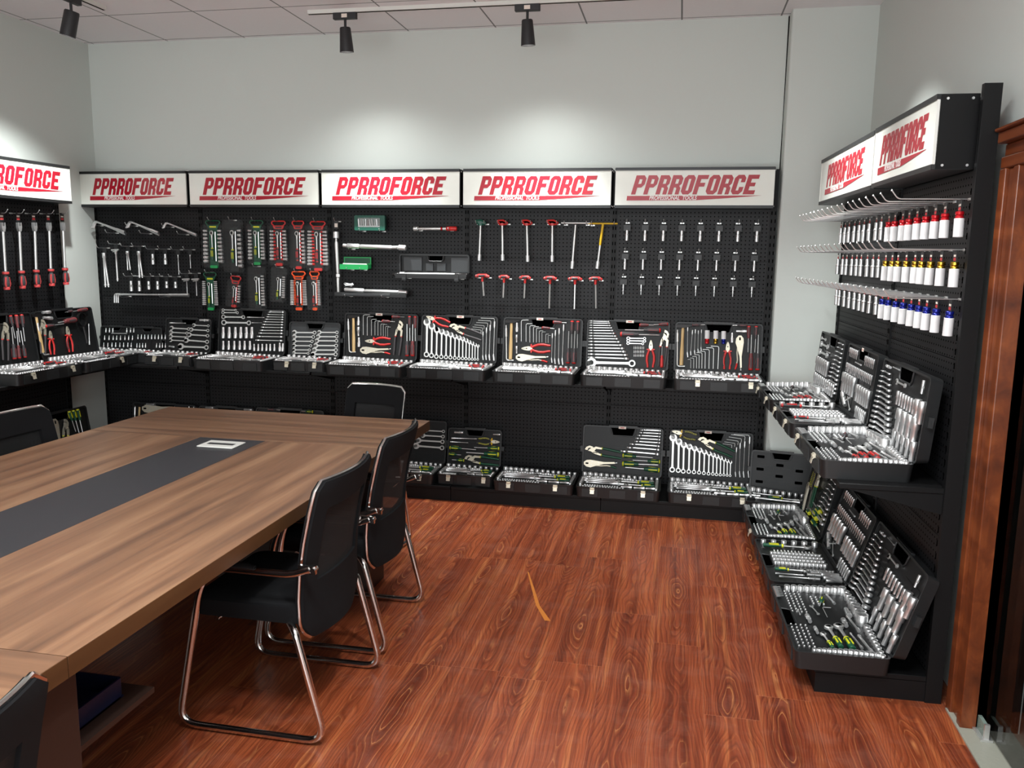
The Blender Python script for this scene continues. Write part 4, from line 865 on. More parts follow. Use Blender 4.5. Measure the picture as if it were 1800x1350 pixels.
# ------------------------------------------------------------------ right rack
def wrench_stack(c, n, u0, v0, v1, L0, L1):
    return [('edgew', u0+(L0+(L1-L0)*i/(n-1))/2/c.w, v0+(v1-v0)*i/(n-1), L0+(L1-L0)*i/(n-1), 90) for i in range(n)]
def lid_W(c):     # wrench stack at the left, three rows of deep sockets at the right
    it = wrench_stack(c, 12, .04, .09, .83, .245, .11) + [('wrench', .48, .78, .13, 90), ('joint', .16, .91, .055, 90), ('joint', .90, .86, .05, 0), ('ext', .33, .93, .09, 90)]
    it += [('deep', .47+.055*i, .60, .055, 180, .8) for i in range(7)] + [('deep', .87, .58, .085, 180), ('deep', .95, .58, .085, 180)]
    it += [('deep', .58+.105*i, .36, .092, 180, 1.05) for i in range(4)] + [('deep', .55+.095*i, .12, .075, 180, .95) for i in range(5)]
    local_tools(c, c.lid, it, 'in lid of')
def lid_S(c):     # bit rows, long sockets and a crossed pair of joints
    it = [('bitsocket', .12+.05*i, .87, .045, 180) for i in range(6)] + [('bitsocket', .66+.05*i, .85, .045, 180) for i in range(6)] + [('bitsocket', .09+.052*i, .63, .045, 180) for i in range(17)] + [('ext', .45, .76, .11, 90)]
    it += [('deep', .09+.085*i, .40, .095, 180) for i in range(5)] + [('deep', .58+.07*i, .36, .08, 180, .9) for i in range(6)] + [('deep', .64+.055*i, .10, .055, 180, .8) for i in range(6)]
    it += [('joint', .18, .15, .10, 60), ('ext', .27, .16, .12, 110), ('wrench', .36, .13, .10, 60)]
    local_tools(c, c.lid, it, 'in lid of')
def lid_A(c):
    it = [('edgew', .97-(.10+.0095*i)/2/c.w-.0, .93-.072*i, .10+.0095*i, 90) for i in range(12)]
    it += [('ringw', .17, .88, .12, 90), ('ringw', .25, .78, .20, 90), ('ringw', .26, .64, .22, 90), ('ext', .44, .70, .09, 90)]
    it += [('deep', .08+.085*i, .42, .085, 180) for i in range(6)] + [('deep', .07+.08*i, .15, .07, 180, .9) for i in range(11)]
    local_tools(c, c.lid, it, 'in lid of')
up = 'right-hand shelf case %s'
c = tool_case(RR, 1.265, .10, ZM, .61, .325, up % 'nearest the door frame', lean=5, latch_x=(.22, .8)); lid_W(c); tray_fill(c, 'A', 'rat_red')
c = tool_case(RR, .625, .10, ZM, .56, .325, up % 'in the middle', lean=5, latch_x=(.22, .8), sticker=(.5, .03)); lid_S(c); tray_fill(c, 'B', 'rat_red')
c = tool_case(RR, -.05, .10, ZM, .60, .325, up % 'nearest the pillar', lean=5, latch_x=(.22, .8)); lid_A(c); tray_fill(c, 'A', 'rat_red')
dn = 'right-hand bottom case %s'
c = tool_case(RR, 1.300, .145, ZL, .66, .345, dn % 'nearest the door frame', lean=17, latches=False); lid_W(c); tray_fill(c, 'A', 'rat_green')
c = tool_case(RR, .682, .145, ZL, .585, .34, dn % 'in the middle', lean=17, latches=False); lid_S(c); tray_fill(c, 'B', 'rat_green')
c = tool_case(RR, .055, .145, ZL, .59, .335, dn % 'nearest the pillar', lean=12, latch_x=(.8,))
local_tools(c, c.lid, [('edgew', .97-(.10+.013*i)/2/c.w, .92-.085*i, .10+.013*i, 90) for i in range(9)] + [('pl_yel', .20, .72, .19, 0), ('pump_green', .38, .55, .22, 10), ('lock_green', .12, .25, .18, 15), ('sd_yel', .60, .33, .2, 90), ('sd_yel', .75, .26, .2, 270), ('sd_yel', .55, .19, .2, 90), ('sd_yel', .78, .10, .2, 270), ('stub_yel', .35, .12, .1, 90)], 'in lid of')
tray_fill(c, 'A', 'rat_green')

# ------------------------------------------------------------------ goods hung on the boards
def onrack(rack, px_, py_, d):       # photo pixel -> rack coordinates at distance d in front of the board
    n = (rack.to_3x3() @ Vector((0, -1, 0))); O = rack.translation + n*d; p = rack.inverted() @ hit(px_, py_, O, n); return p.x, p.z
HOOKS = {}
def hook(rack, x, z, L, label, group=None, tip=.028):
    k = (round(L, 3), tip)
    if k not in HOOKS:
        b = MB(); b.tube(arc([(0, .002, 0), (0, -L, 0), (0, -L-tip*.75, tip)], .012, 3), .0022, 'chrome', 6); b.lathe([(.001, 0), (.004, .002), (.001, .008)], 'chrome', 6, T3(0, -L-tip*.75, tip-.004), cap=False)
        b.box((-.013, -.004, -.004), (.013, .0, .004), 'steel'); HOOKS[k] = b.mesh('pegboard_hook')
    o = bpy.data.objects.new('pegboard_hook', HOOKS[k]); COL.objects.link(o); o.matrix_world = rack @ T3(x, 0, z); return tag(o, label, 'hook', group)
TAGM = {}
def hang_tag(parent, z0, z1, w_, y, style=0):
    k = (round(z1-z0, 3), w_, style)
    if k not in TAGM:
        b = MB(); h = z1-z0; b.box((-w_/2, -.0006, 0), (w_/2, .0006, h), 'case')
        if style:
            b.box((-w_*.32, -.0012, h*.18), (w_*.32, -.0004, h*.42), 'redlabel'); b.box((-w_*.32, -.0012, h*.5), (w_*.32, -.0004, h*.66), 'paper')
        TAGM[k] = b.mesh('hang_tag')
    o = bpy.data.objects.new('hang_tag', TAGM[k]); COL.objects.link(o); o.parent = parent; o.matrix_local = T3(0, y, z0); return o
SOCKM = {}
def hanging_socket(rack, x, z, L, r, label, group, kind='step', tagw=.032, tagh=.03, style=0, tilt=0, d=.03, thin=1.0):
    """z: height of the hook"""
    t = thing('hanging_socket', label, 'socket', rack @ T3(x, -d, z) @ RY(tilt), group); hang_tag(t, -tagh-.004, -.002, tagw, -.001, style)
    if kind not in SOCKM:
        if kind == 'step':
            b = MB(); b.lathe([(.001, 0), (.72, 0), (.78, .02), (.78, .34), (1.0, .38), (1.0, .42), (.92, .46), (.92, .98), (.85, 1), (.6, 1), (.001, .9)], 'chrome', 14, cap=False); SOCKM[kind] = [('socket_body', b.mesh('socket_body'))]
        elif kind == 'bolt':
            b = MB(); b.lathe([(.001, 0), (.9, 0), (.9, .38), (.62, .42), (.62, .6), (1.0, .62), (1.0, .66), (.45, .7), (.45, 1), (.001, 1)], 'chrome', 10, cap=False); SOCKM[kind] = [('socket_body', b.mesh('socket_body'))]
        else:
            mt = {'sleeve_red': 'redsteel', 'sleeve_gold': 'gold', 'sleeve_blue': 'blue'}[kind]
            b = MB(); b.lathe([(.001, 0), (.78, 0), (.86, .02), (.86, .12), (.7, .16), (.86, .2), (.86, .34), (.001, .34)], mt, 18, cap=False)
            s = MB(); s.lathe([(.86, .27), (.98, .275), (1.0, .29), (1.0, .99), (.96, 1), (.7, 1), (.66, .8), (.001, .8)], 'white', 22, cap=False); SOCKM[kind] = [('socket_body', b.mesh('socket_body')), ('sleeve', s.mesh('sleeve'))]
    for nme, me in SOCKM[kind]:
        o = bpy.data.objects.new(nme, me); COL.objects.link(o); o.parent = t; o.matrix_local = T3(0, 0, -tagh) @ S3(r, r, -L)
    return t
# right rack: three rows of eighteen
for row, (kind, z0, z1_, col, s3) in enumerate((('sleeve_red', 1.838, 1.838, 'red', 'top'), ('sleeve_gold', 1.665, 1.665, 'gold', 'middle'), ('sleeve_blue', 1.493, 1.493, 'blue', 'bottom'))):
    random.seed(20+row)
    for i in range(18):
        far = i < 9; t_ = .055+i*.105+random.uniform(-.012, .012) if i < 17 else 1.87
        z = z0
        if far: hanging_socket(RR, t_, z, .085, .0125, 'plain chrome socket, %s from the pillar end of the %s row, right rack' % (nth(i), s3), 'plain chrome sockets hanging on the right rack', 'step', .028, .036, 1, random.uniform(-5, 5))
        else: hanging_socket(RR, t_, z, .088, .0165, 'white-sleeved socket with %s collar, right rack, %s from the pillar side' % (col, nth(i-9)), 'white-sleeved sockets with %s collars' % col, kind, .030, .042, 1, random.uniform(-3, 3))
        hook(RR, t_, z, .235, 'silver peg hook, right rack %s row, %s from the pillar' % (s3, nth(i)), 'peg hooks in the %s row of the right rack' % s3, .03)
# back rack, bay by the pillar: three rows of eight
for row, (zt, kind, L, r, tg) in enumerate(((1.845, 'step', .068, .013, 0), (1.660, 'step', .068, .0095, 0), (1.495, 'bolt', .066, .007, 0))):
    for i in range(8):
        x = 3.957+.1165*i-.006*row
        hanging_socket(RB, x, zt-.012, L, r, '%s socket, %s row of the bay by the pillar, %s from the T-handles' % (('long chrome', 'slim chrome', 'thin bolt-like')[row], ('top', 'middle', 'bottom')[row], nth(i)), 'sockets hung in the bay by the pillar', kind, .044, .036, d=.05)
        hook(RB, x, zt, .09, 'short silver peg hook, bay by the pillar, %s row, %s' % (('top', 'middle', 'bottom')[row], nth(i)), 'short hooks in the bay by the pillar', .018)
# bay of T-handles
def t_wrench(pxh, pyh, pxt, pyt, w_, body, rod, label, style):
    x, z = onrack(RB, pxh, pyh, .07); x2, z2 = onrack(RB, pxt, pyt, .06); t = thing('t_handle_wrench', label, 'wrench', RB @ T3(x, -.07, z), 'T-handle wrenches'); dx, dz = x2-x, z2-z
    h = MB()
    if style == 'loop':
        h.tube(arc([(-w_/2+.02, 0, -.008), (-w_/2, 0, .012), (w_/2-.03, 0, .014), (w_/2, 0, -.006), (.02, 0, -.012), (-.02, 0, -.012), (-w_/2+.02, 0, -.008)], .01, 3), .0065, body, 8); h.box((-.008, -.008, -.022), (.008, .008, -.004), body)
        h.box((-w_/2+.012, -.003, -.008), (w_/2-.014, .003, .010), 'slot' if body != 'teal' else 'teal')
    elif style == 'bar': h.cyl((-w_/2, 0, 0), (w_/2, 0, 0), .0055, body)
    elif style == 'grip':
        h.tube([(-w_/2, 0, .0), (-w_/4, 0, .006), (w_/4, 0, .006), (w_/2, 0, -.002)], [.009, .012, .013, .009], body, 12); h.cyl((0, 0, .004), (0, 0, -.034), .0105, body, .008); h.tube([(-w_/4, -.006, .004), (w_/5, -.006, .005)], .009, 'grip', 8)
    h.build('handle', t)
    s = MB(); k = 5 if style != 'grip' else 0
    s.cyl((dx*.04, 0, dz*.04), (dx*.86, 0, dz*.86), .0072 if style != 'grip' else .0056, rod, n=10 if style != 'grip' else 6); 
    if style != 'grip': s.cyl((dx*.84, 0, dz*.84), (dx, 0, dz), .0125, 'chrome', n=14)
    else: s.cyl((dx*.86, 0, dz*.86), (dx, 0, dz), .0056, rod, n=6)
    s.build('shaft', t)
    if body == 'ypaint': s = MB(); s.tube([(dx*q, 0, dz*q) for q in (.0, .35, .5, .62)], [.0085, .0085, .007, .0058], 'ypaint', 10); s.build('shaft_sleeve', t)
    for k, sx in enumerate((-.24, .24)): hook(RB, x+sx*w_*1.6, z-.010, .085, 'silver peg hook %s the %s' % (('left of', 'right of')[k], label.split(',')[0]), 'hooks of the T-handle wrenches', .02)
    return t
t_wrench(845, 391, 843, 458, .075, 'teal', 'steel', 'green-handled T wrench, beside the black wall case', 'loop')
t_wrench(883, 391, 884, 458, .075, 'red', 'steel', 'red-handled T wrench, first right of the green one', 'loop')
t_wrench(926, 391, 928, 460, .075, 'red', 'steel', 'red-handled T wrench, second right of the green one', 'loop')
t_wrench(971, 391, 971, 460, .080, 'red', 'steel', 'red-handled T wrench, third right of the green one', 'loop')
t_wrench(1012, 392, 1006, 472, .19, 'steel', 'steel', 'all-chrome sliding T-bar wrench beside the yellow one', 'bar')
t_wrench(1060, 393, 1050, 472, .19, 'ypaint', 'steel', 'yellow T-bar wrench at the end of the top row', 'bar')
lx = [(848, 486, 851, 520, .095), (886, 488, 885, 523, .07), (923, 489, 922, 524, .075), (967, 490, 966, 542, .085), (1011, 491, 1010, 543, .09), (1047, 491, 1048, 542, .085)]
for i, q in enumerate(lx): t_wrench(*q, 'red', 'steel', 'red-gripped T hex key, %s in the lower row of T-handles' % nth(i), 'grip')
# bay of torque wrenches
def bar_tool(name, label, cat, pts, d=.07):      # pts: [(px, py, r, material, partname)] consecutive sections
    x0, z0 = onrack(RB, pts[0][0], pts[0][1], d); t = thing(name, label, cat, RB @ T3(x0, -d, z0)); 
    for i in range(len(pts)-1):
        xa, za = onrack(RB, pts[i][0], pts[i][1], d); xb, zb = onrack(RB, pts[i+1][0], pts[i+1][1], d); p, q = Vector((xa-x0, 0, za-z0)), Vector((xb-x0, 0, zb-z0))
        b = MB(); r = pts[i][2]*1.25; D = (q-p); L = D.length; b.lathe([(.001, 0), (r*.8, 0), (r, L*.06), (r, L*.94), (r*.8, L), (.001, L)], pts[i][3], 14, T3(*p) @ D.to_track_quat('Z', 'Y').to_matrix().to_4x4(), cap=False); b.build(pts[i][4], t)
    return t
bar_tool('torque_wrench', 'chrome torque wrench with red grip, on two pegs near the top rail', 'torque wrench', [(727, 402, .013, 'steel', 'head'), (736, 402, .009, 'steel', 'shaft'), (775, 402, .010, 'redsteel', 'collar'), (778, 402, .0095, 'steel', 'scale'), (785, 402, .0125, 'red', 'grip'), (803, 402, 0, '', '')])
for xx in (737, 792): hook(RB, *onrack(RB, xx, 405, .04), .09, 'silver peg under the red-gripped torque wrench, %s end' % ('head' if xx == 737 else 'grip'), None, .015)
bar_tool('torque_wrench', 'all-chrome torque wrench on two pegs above the green box', 'torque wrench', [(603, 431, .010, 'chrome', 'end_knob'), (610, 432, .014, 'chrome', 'grip'), (632, 433, .012, 'chrome', 'shaft'), (690, 435, .010, 'steel', 'neck'), (701, 435, .016, 'chrome', 'head'), (714, 436, 0, '', '')])
for xx in (618, 702): hook(RB, *onrack(RB, xx, 438, .04), .09, 'silver peg under the all-chrome torque wrench, %s end' % ('grip' if xx == 618 else 'head'), None, .015)
t = bar_tool('torque_wrench', 'long chrome ratchet torque wrench hanging upright by its tag', 'torque wrench', [(591, 407, .017, 'chrome', 'head'), (591, 419, .007, 'steel', 'neck'), (591, 424, .0095, 'steel', 'shaft'), (594, 482, .011, 'white', 'collar'), (594, 487, .009, 'steel', 'shaft_end'), (595, 516, 0, '', '')], .06)
x, z = onrack(RB, 592, 398, .06); b = MB(); b.box((-.016, -.001, -.0), (.016, .001, .055), 'case'); b.box((-.011, -.002, .012), (.011, -.0005, .038), 'paper'); b.build('hang_tag', t, T3(0, 0, .018)); hook(RB, x-.005, z+.035, .085, 'silver peg hook holding the long upright torque wrench', None, .02)
# dark green box with a clear window
(x0, z0), (x1, z1) = onrack(RB, 625, 405, .07), onrack(RB, 678, 379, .07)
t = thing('socket_box', 'dark green plastic box with clear window showing chrome tools', 'box', RB @ T3(x0, -.075, z0)); w_, h_ = x1-x0, z1-z0
b = MB(); b.ringp(rrect(0, 0, w_, h_, .008), rrect(.024, .022, w_-.035, h_-.016, .004), 0, .03, 'teal', RX(90) @ T3(0, 0, -.015)); b.box((.005, -.0, .004), (w_-.005, .016, h_-.004), 'teal'); b.build('box_frame', t)
b = MB()
random.seed(3)
for i in range(9): xx = .03+i*.0165; b.cyl((xx, -.006, .025), (xx+random.uniform(-.006, .006), -.008, h_-.025), .005, 'chrome' if i != 4 else 'dred', n=8)
b.box((.03, -.012, .024), (w_-.04, -.004, .032), 'chrome'); b.build('tools', t)
b = MB(); b.box((.022, -.0135, .02), (w_-.033, -.0125, h_-.014), 'clear'); b.build('window', t)
for k, xx in enumerate((636, 671)): hook(RB, onrack(RB, xx, 406, .05)[0], z0-.004, .09, 'silver peg under the dark green box, %s' % ('left one', 'right one')[k], None, .015)
# bright green open box
(x0, z0), (x1, z1) = onrack(RB, 597, 473, .08), onrack(RB, 648, 453, .06); w_ = x1-x0
t = thing('open_green_box', 'bright green open plastic box with steel tool, on two pegs', 'box', RB @ T3(x0+.012, -.07, z0))
b = MB(); b.box((0, -.035, 0), (w_, .03, .006), 'brightgreen'); b.box((0, -.038, 0), (w_, -.033, .034), 'brightgreen'); b.box((0, -.035, 0), (.004, .03, .034), 'brightgreen'); b.box((w_-.004, -.035, 0), (w_, .03, .034), 'brightgreen'); b.box((0, .026, 0), (w_, .03, .034), 'brightgreen'); b.build('tray', t)
b = MB(); b.box((.004, .03, .034), (w_-.002, .036, .085), 'brightgreen'); b.box((.012, .028, .042), (w_-.01, .031, .078), 'green'); b.build('lid', t)
b = MB(); b.cyl((.012, 0, .033), (w_-.02, 0, .03), .010, 'steel'); b.build('steel_bar', t)
for k, xx in enumerate((615, 638)): hook(RB, onrack(RB, xx, 474, .05)[0], z0-.005, .10, 'silver peg under the bright green box, %s' % ('left one', 'right one')[k], None, .015)
# black wall case, open, with a torque wrench on its tray
(x0, z0), (x1, z1) = onrack(RB, 700, 488, .07), onrack(RB, 826, 446, .03); w_ = x1-x0
t = thing('torque_wrench_case', 'black open torque wrench case resting on two pegs', 'tool case', RB @ T3(x0, -.02, z0))
b = MB(); b.ringp(rrect(0, 0, w_, .135, .016), rrect(.01, .01, w_-.01, .125, .01), 0, .028, 'case', T3(0, 0, .028) @ RX(90)); b.box((.008, -.008, .036), (w_-.008, 0, .155), 'insert'); l_ = b.build('lid', t)
b = MB()
for (a, e, p, q) in ((.03, .16, .05, .14), (.19, .24, .05, .10), (.27, .33, .05, .10), (.37, .50, .04, .14)): b.box((a, -.018, p), (e, -.008, q), 'insert_grey')
b.tube([(x, -.024, z) for x, z in ((.20, .152), (.205, .125), (.22, .115), (.30, .115), (.315, .125), (.32, .152))], .005, 'case', 6); b.box((.215, -.019, .122), (.305, -.012, .15), 'slot'); b.build('tool_insert', l_)
b = MB(); b.box((.0, -.115, .0), (w_, -.0, .022), 'case'); b.box((-.004, -.118, .016), (w_+.004, -.0, .030), 'case'); b.build('tray', t)
for xx in (.05, .42): b = MB(); b.box((xx, -.124, -.016), (xx+.03, -.115, .026), 'case'); b.box((xx+.004, -.127, -.006), (xx+.026, -.122, .004), 'insert_grey'); b.build('latch', t)
for k, xx in enumerate((.06, .44)): hook(RB, x0+xx, z0-.003, .12, 'silver peg under the black wall case, %s' % ('left one', 'right one')[k], None, .015)
t = bar_tool('torque_wrench', 'dark steel torque wrench lying in the black wall case', 'torque wrench', [(690, 483, .010, 'blackjaw', 'grip_end'), (703, 482, .013, 'steel', 'grip'), (712, 482, .010, 'steel', 'shaft'), (800, 483, .012, 'blackjaw', 'head'), (822, 484, 0, '', '')], .085)
# long black box with a wrapped torque wrench, lowest in the bay
(x0, z0), (x1, z1) = onrack(RB, 590, 520, .09), onrack(RB, 716, 511, .09); w_ = x1-x0
t = thing('long_tool_box', 'long flat black tool box on pegs, lowest in the torque wrench bay', 'tool box', RB @ T3(x0, -.08, z0)); b = MB(); b.box((0, -.03, 0), (w_, .03, .026), 'case'); b.box((.06, -.032, .006), (w_-.12, -.029, .022), 'insert_grey'); b.build('box', t, bev=.003)
for k, xx in enumerate((.08, .35)): hook(RB, x0+xx, z0-.004, .11, 'silver peg under the long black tool box, %s' % ('left one', 'right one')[k], None, .015)
t = bar_tool('torque_wrench', 'chrome torque wrench lying on the long black box', 'torque wrench', [(606, 509, .013, 'chrome', 'grip'), (640, 511, .009, 'chrome', 'shaft'), (700, 513, .013, 'chrome', 'head'), (716, 514, 0, '', '')], .085)
x, z = onrack(RB, 614, 503, .085); b = MB(); random.seed(9)
P = [(random.uniform(-.05, .05), random.uniform(-.02, .02), random.uniform(-.005, .028)) for _ in range(16)]
for i in range(0, 14): b.add([P[i], P[i+1], P[i+2]], [(0, 1, 2)], mat('plastic_wrap', (235, 238, 238), .15, alpha=.55, spec=.9))
o = b.build('plastic_wrap', smooth=False); o.matrix_world = RB @ T3(x, -.085, z); tag(o, 'crumpled clear plastic wrap on the lowest torque wrench', 'plastic wrap')

# clear packs of socket sets
SIDEM = {}
def socket_pack(x0p, y0p, x1p, y1p, col, label, nL, nR, grip='green', bag=True, loop=True, cap=True, plate=None, tilt=0):
    X0, Zt = onrack(RB, 340+x0p/6.136, 360+y0p/6.136, .04); X1, Zb = onrack(RB, 340+x1p/6.136, 360+y1p/6.136, .04); W_, H = X1-X0, Zt-Zb
    t = thing('socket_set_pack', label, 'socket set', RB @ T3((X0+X1)/2, -.04, Zt) @ RY(tilt), 'socket set packs hung in the second bay'); hw = W_/2
    if loop:
        b = MB(); lw = min(hw*.8, .058); lh = .038
        b.tube(arc([(-lw*.6, 0, -lh), (-lw, 0, -lh*.5), (-lw*.85, 0, -.004), (lw*.85, 0, -.004), (lw, 0, -lh*.5), (lw*.6, 0, -lh), (-lw*.6, 0, -lh)], .012, 3), .0048, col, 8)
        b.prism([(-lw*.62, -.058), (lw*.62, -.058), (lw*.8, -lh), (-lw*.8, -lh)], -.002, .002, col, RX(90)); b.prism(rrect(-lw*.45, -.053, lw*.45, -.042, .003), .002, .0028, 'yellow' if col in ('green', 'teal') else 'grip', RX(90)); b.build('hang_handle', t)
    b = MB(); pc = plate or ('slot' if col in ('red', 'orange') else col); b.prism(rrect(-hw*.42, -H+.012, hw*.45, -.056, .008), -.003, .0, 'case' if plate is None and col != 'green' else pc, RX(90)); b.build('backing_strip', t)
    if cap: b = MB(); b.prism(rrect(-hw*.38, -H, hw*.38, -H+.020, .008), -.006, .009, col if col != 'green' else 'brightgreen', RX(90)); b.build('end_cap', t)
    if 'r' not in SIDEM:
        for nm, mm in (('r', 'red'), ('o', 'orange'), ('n', None)):
            b = MB(); b.lathe([(.3, 0), (.42, .05), (.42, .5), (.5, .55), (.5, .95), (.4, 1), (.001, 1)], 'chrome', 12, RY(90))
            if mm: b.cyl((-.42, 0, 0), (.02, 0, 0), .4, mm, n=10)
            SIDEM[nm] = b.mesh('socket')
    sm = SIDEM['r' if col == 'red' else 'o' if col == 'orange' else 'n']; top = .062
    for s, n in ((-1, nL), (1, nR)):
        for i in range(n):
            q = i/max(1, n-1); dz = (H-top-.035)/n; r = dz*.88*(.85+.2*q); L = hw*.46*(.9+.15*q)
            o = bpy.data.objects.new('socket', sm); COL.objects.link(o); o.parent = t; o.matrix_local = T3(s*(hw*.50), -.008, -top-dz*(i+.5)) @ S3(s*L, r, r)
    k = min(1, H*.62/.2); L = H*.62
    for p, me in PROTO['rat_green' if grip == 'green' else 'rat_red'][2]:
        o = bpy.data.objects.new(p, me); COL.objects.link(o); o.parent = t; o.matrix_local = T3(-.004, -.014, -top-.01-L/2) @ RX(90) @ S3(L*.8, L, L*.8)
    b = MB(); b.cyl((hw*.28, -.010, -top-.02), (hw*.28, -.010, -H+.05), .0045, 'chrome', n=8); b.build('extension_bar', t)
    if bag:
        b = MB(); o_ = rrect(-hw-.003, -H+.004, hw+.003, -.002 if not loop else -.03, .015); b.prism(o_, -.006, .026, 'bag', RX(90)); b.build('clear_bag', t)
    hook(RB, (X0+X1)/2-.005, Zt-.003, .085, 'peg hook of the ' + label, None, .02)
    return t
SP = [((100, 165, 335, 685), 'green', 'green-handled socket set pack, first in the top row', 9, 9, 'green', {}), ((330, 160, 545, 735), 'grip', 'clear socket set pack without coloured frame, second in the top row', 0, 9, 'green', dict(loop=False, cap=False)),
 ((585, 165, 785, 650), 'green', 'green-handled socket set pack, third in the top row', 9, 9, 'green', {}), ((820, 170, 1025, 660), 'red', 'red-looped socket set pack, fourth in the top row', 9, 9, 'red', {}),
 ((1045, 170, 1220, 695), 'red', 'narrow red-looped socket set pack, fifth in the top row', 0, 9, 'red', {}), ((1225, 175, 1465, 715), 'red', 'wide red-looped socket set pack, last in the top row', 11, 10, 'red', {}),
 ((90, 725, 280, 1140), 'green', 'green-handled socket set pack, first in the bottom row', 13, 13, 'green', dict(bag=False)), ((390, 765, 540, 1110), 'red', 'small tilted red-looped socket set pack, second in the bottom row', 0, 7, 'red', dict(tilt=6)),
 ((605, 660, 785, 1150), 'teal', 'clear socket set pack with green board, third in bottom row', 0, 11, 'green', dict(loop=False, cap=False)), ((860, 670, 1015, 1060), 'teal', 'small clear pack with green label, fourth in the bottom row', 0, 10, 'green', dict(loop=False, cap=False, tilt=4)),
 ((1040, 715, 1235, 1140), 'orange', 'bright orange socket set pack, fifth in the bottom row', 15, 15, 'red', dict(bag=False)), ((1240, 715, 1380, 1140), 'orange', 'narrow orange-looped socket set pack, last in the bottom row', 0, 15, 'red', {})]
for q, col, lab, a, e, g_, kws in SP: socket_pack(*q, col, lab, a, e, g_, **kws)

# narrow bay: bent wrenches in bundles, rows of hanging pieces
C1 = lambda x, y: (x/3.97, 240+y/3.97)
def bent(p0, p1, p2, d, label, grp):
    A = [onrack(RB, *p, d) for p in (p0, p1, p2)]; x0, z0 = A[1]; b = MB(); b.tube(arc([(x-x0, 0, z-z0) for x, z in A], .02, 4), .0065, 'chrome', 10)
    (xa, za), (xb, zb) = A[1], A[2]; b.cyl(((xb-xa)*.72, 0, (zb-za)*.72), ((xb-xa), 0, (zb-za)), .009, 'chrome'); o = b.build('bent_wheel_wrench'); o.matrix_world = RB @ T3(x0, -d, z0); tag(o, label, 'wrench', grp)
for k, (p0, p1, p2) in enumerate((((640, 640), (662, 588), (878, 682)), ((880, 638), (905, 590), (1112, 686)), ((1135, 640), (1158, 598), (1372, 692)))):
    for j in range(3 if k < 2 else 2):
        bent(C1(p0[0]+9*j, p0[1]-2*j), C1(p1[0]+4*j, p1[1]+3*j), C1(p2[0]-4*j, p2[1]-8*j), .085+.016*j, 'bent chrome wheel wrench, %s bundle from the corner, %s in its bundle' % (nth(k), ('back', 'middle', 'front')[j] if k < 2 else ('back', 'front')[j]), 'bent wheel wrenches in the corner bay')
    for j, (u, v) in enumerate(((p1[0]+20, p1[1]+22), (p2[0]-90, p2[1]-20))): xx, zz = onrack(RB, *C1(u, v), .05); hook(RB, xx, zz-.012, .12, 'silver peg under the %s wrench bundle from the corner, %s' % (nth(k), ('bend side', 'tail side')[j]), None, .02)
for j in range(3): bent(C1(800+13*j, 1160), C1(800+13*j, 1098+3*j), C1(1318, 1112-4*j), .07+.016*j, 'long bent chrome wrench in the lowest bundle, %s of three' % ('back', 'middle', 'front')[j], 'long bent wrenches in the lowest bundle')
for k, u in enumerate((880, 1150)): xx, zz = onrack(RB, *C1(u, 1118), .05); hook(RB, xx, zz, .11, 'silver peg under the lowest wrench bundle, %s' % ('left one', 'right one')[k], None, .02)
def hang_bars(px0, pyt, pyb, label, grp, n=1, kind='ext', cross=False, tg=True, wide=1.0):
    x, z = onrack(RB, *C1(px0, pyt), .05); _, zb = onrack(RB, *C1(px0, pyb), .05); L = z-zb; t = thing('hanging_extension' if kind == 'ext' else 'hanging_joint', label, 'tool', RB @ T3(x, -.05, z), grp)
    if tg: hang_tag(t, .0, .036, .030, .001, 0)
    me = PROTO[kind][2][0][1]
    for j in range(n):
        o = bpy.data.objects.new('bar' if kind == 'ext' else 'joint_body', me); COL.objects.link(o); o.parent = t; wf = max(.010/(.035*2*L), 1)*wide if kind == 'ext' else .024/(.24*L)
        o.matrix_local = T3((j-(n-1)/2)*.018, -.004*j, -L/2) @ RX(90) @ RZ(180+(j*5)) @ S3(L*wf, L, L*wf)
    if cross: b = MB(); b.cyl((-.03, -.008, -.008), (.03, -.008, -.004), .006, 'chrome'); b.cyl((-.022, -.004, -.02), (.022, -.012, -.014), .004, 'steel'); b.build('sliding_bar', t)
    hook(RB, x, z+.036, .12, 'peg hook, ' + label, None, .02)
g1, g2 = 'pieces hung in the upper row of the corner bay', 'pieces hung in the lower row of the corner bay'
for i, (u, a, e, n, kd, cr, wd) in enumerate(((730, 812, 1050, 2, 'ext', False, 1.3), (808, 785, 1010, 1, 'ext', True, 1.2), (892, 800, 932, 2, 'ext', False, 1.5), (972, 800, 985, 2, 'ext', False, 1.5), (1066, 820, 892, 1, 'joint', False, 1), (1153, 820, 892, 1, 'joint', False, 1), (1242, 825, 965, 1, 'ext', False, .8), (1326, 825, 920, 1, 'ext', False, .9))):
    hang_bars(u, a, e, '%s, %s from the corner, corner bay upper row' % (('chrome bars' if n == 2 else 'chrome universal joint' if kd == 'joint' else 'chrome sliding T-bar' if cr else 'chrome extension bar'), nth(i)), g1, n, kd, cr, wide=wd)
for i, (u, a, e, cr) in enumerate(((915, 1008, 1078, False), (972, 1008, 1078, False), (1038, 1010, 1066, False), (1100, 1010, 1066, False), (1163, 1012, 1056, False), (1225, 1014, 1056, False), (1302, 990, 1115, True), (1368, 990, 1112, True))):
    hang_bars(u, a, e, '%s, %s from the corner, corner bay lower row' % ('chrome T-bar' if cr else 'small chrome joint', nth(i)), g2, 1, 'ext' if cr else 'joint', cr, wide=.8)

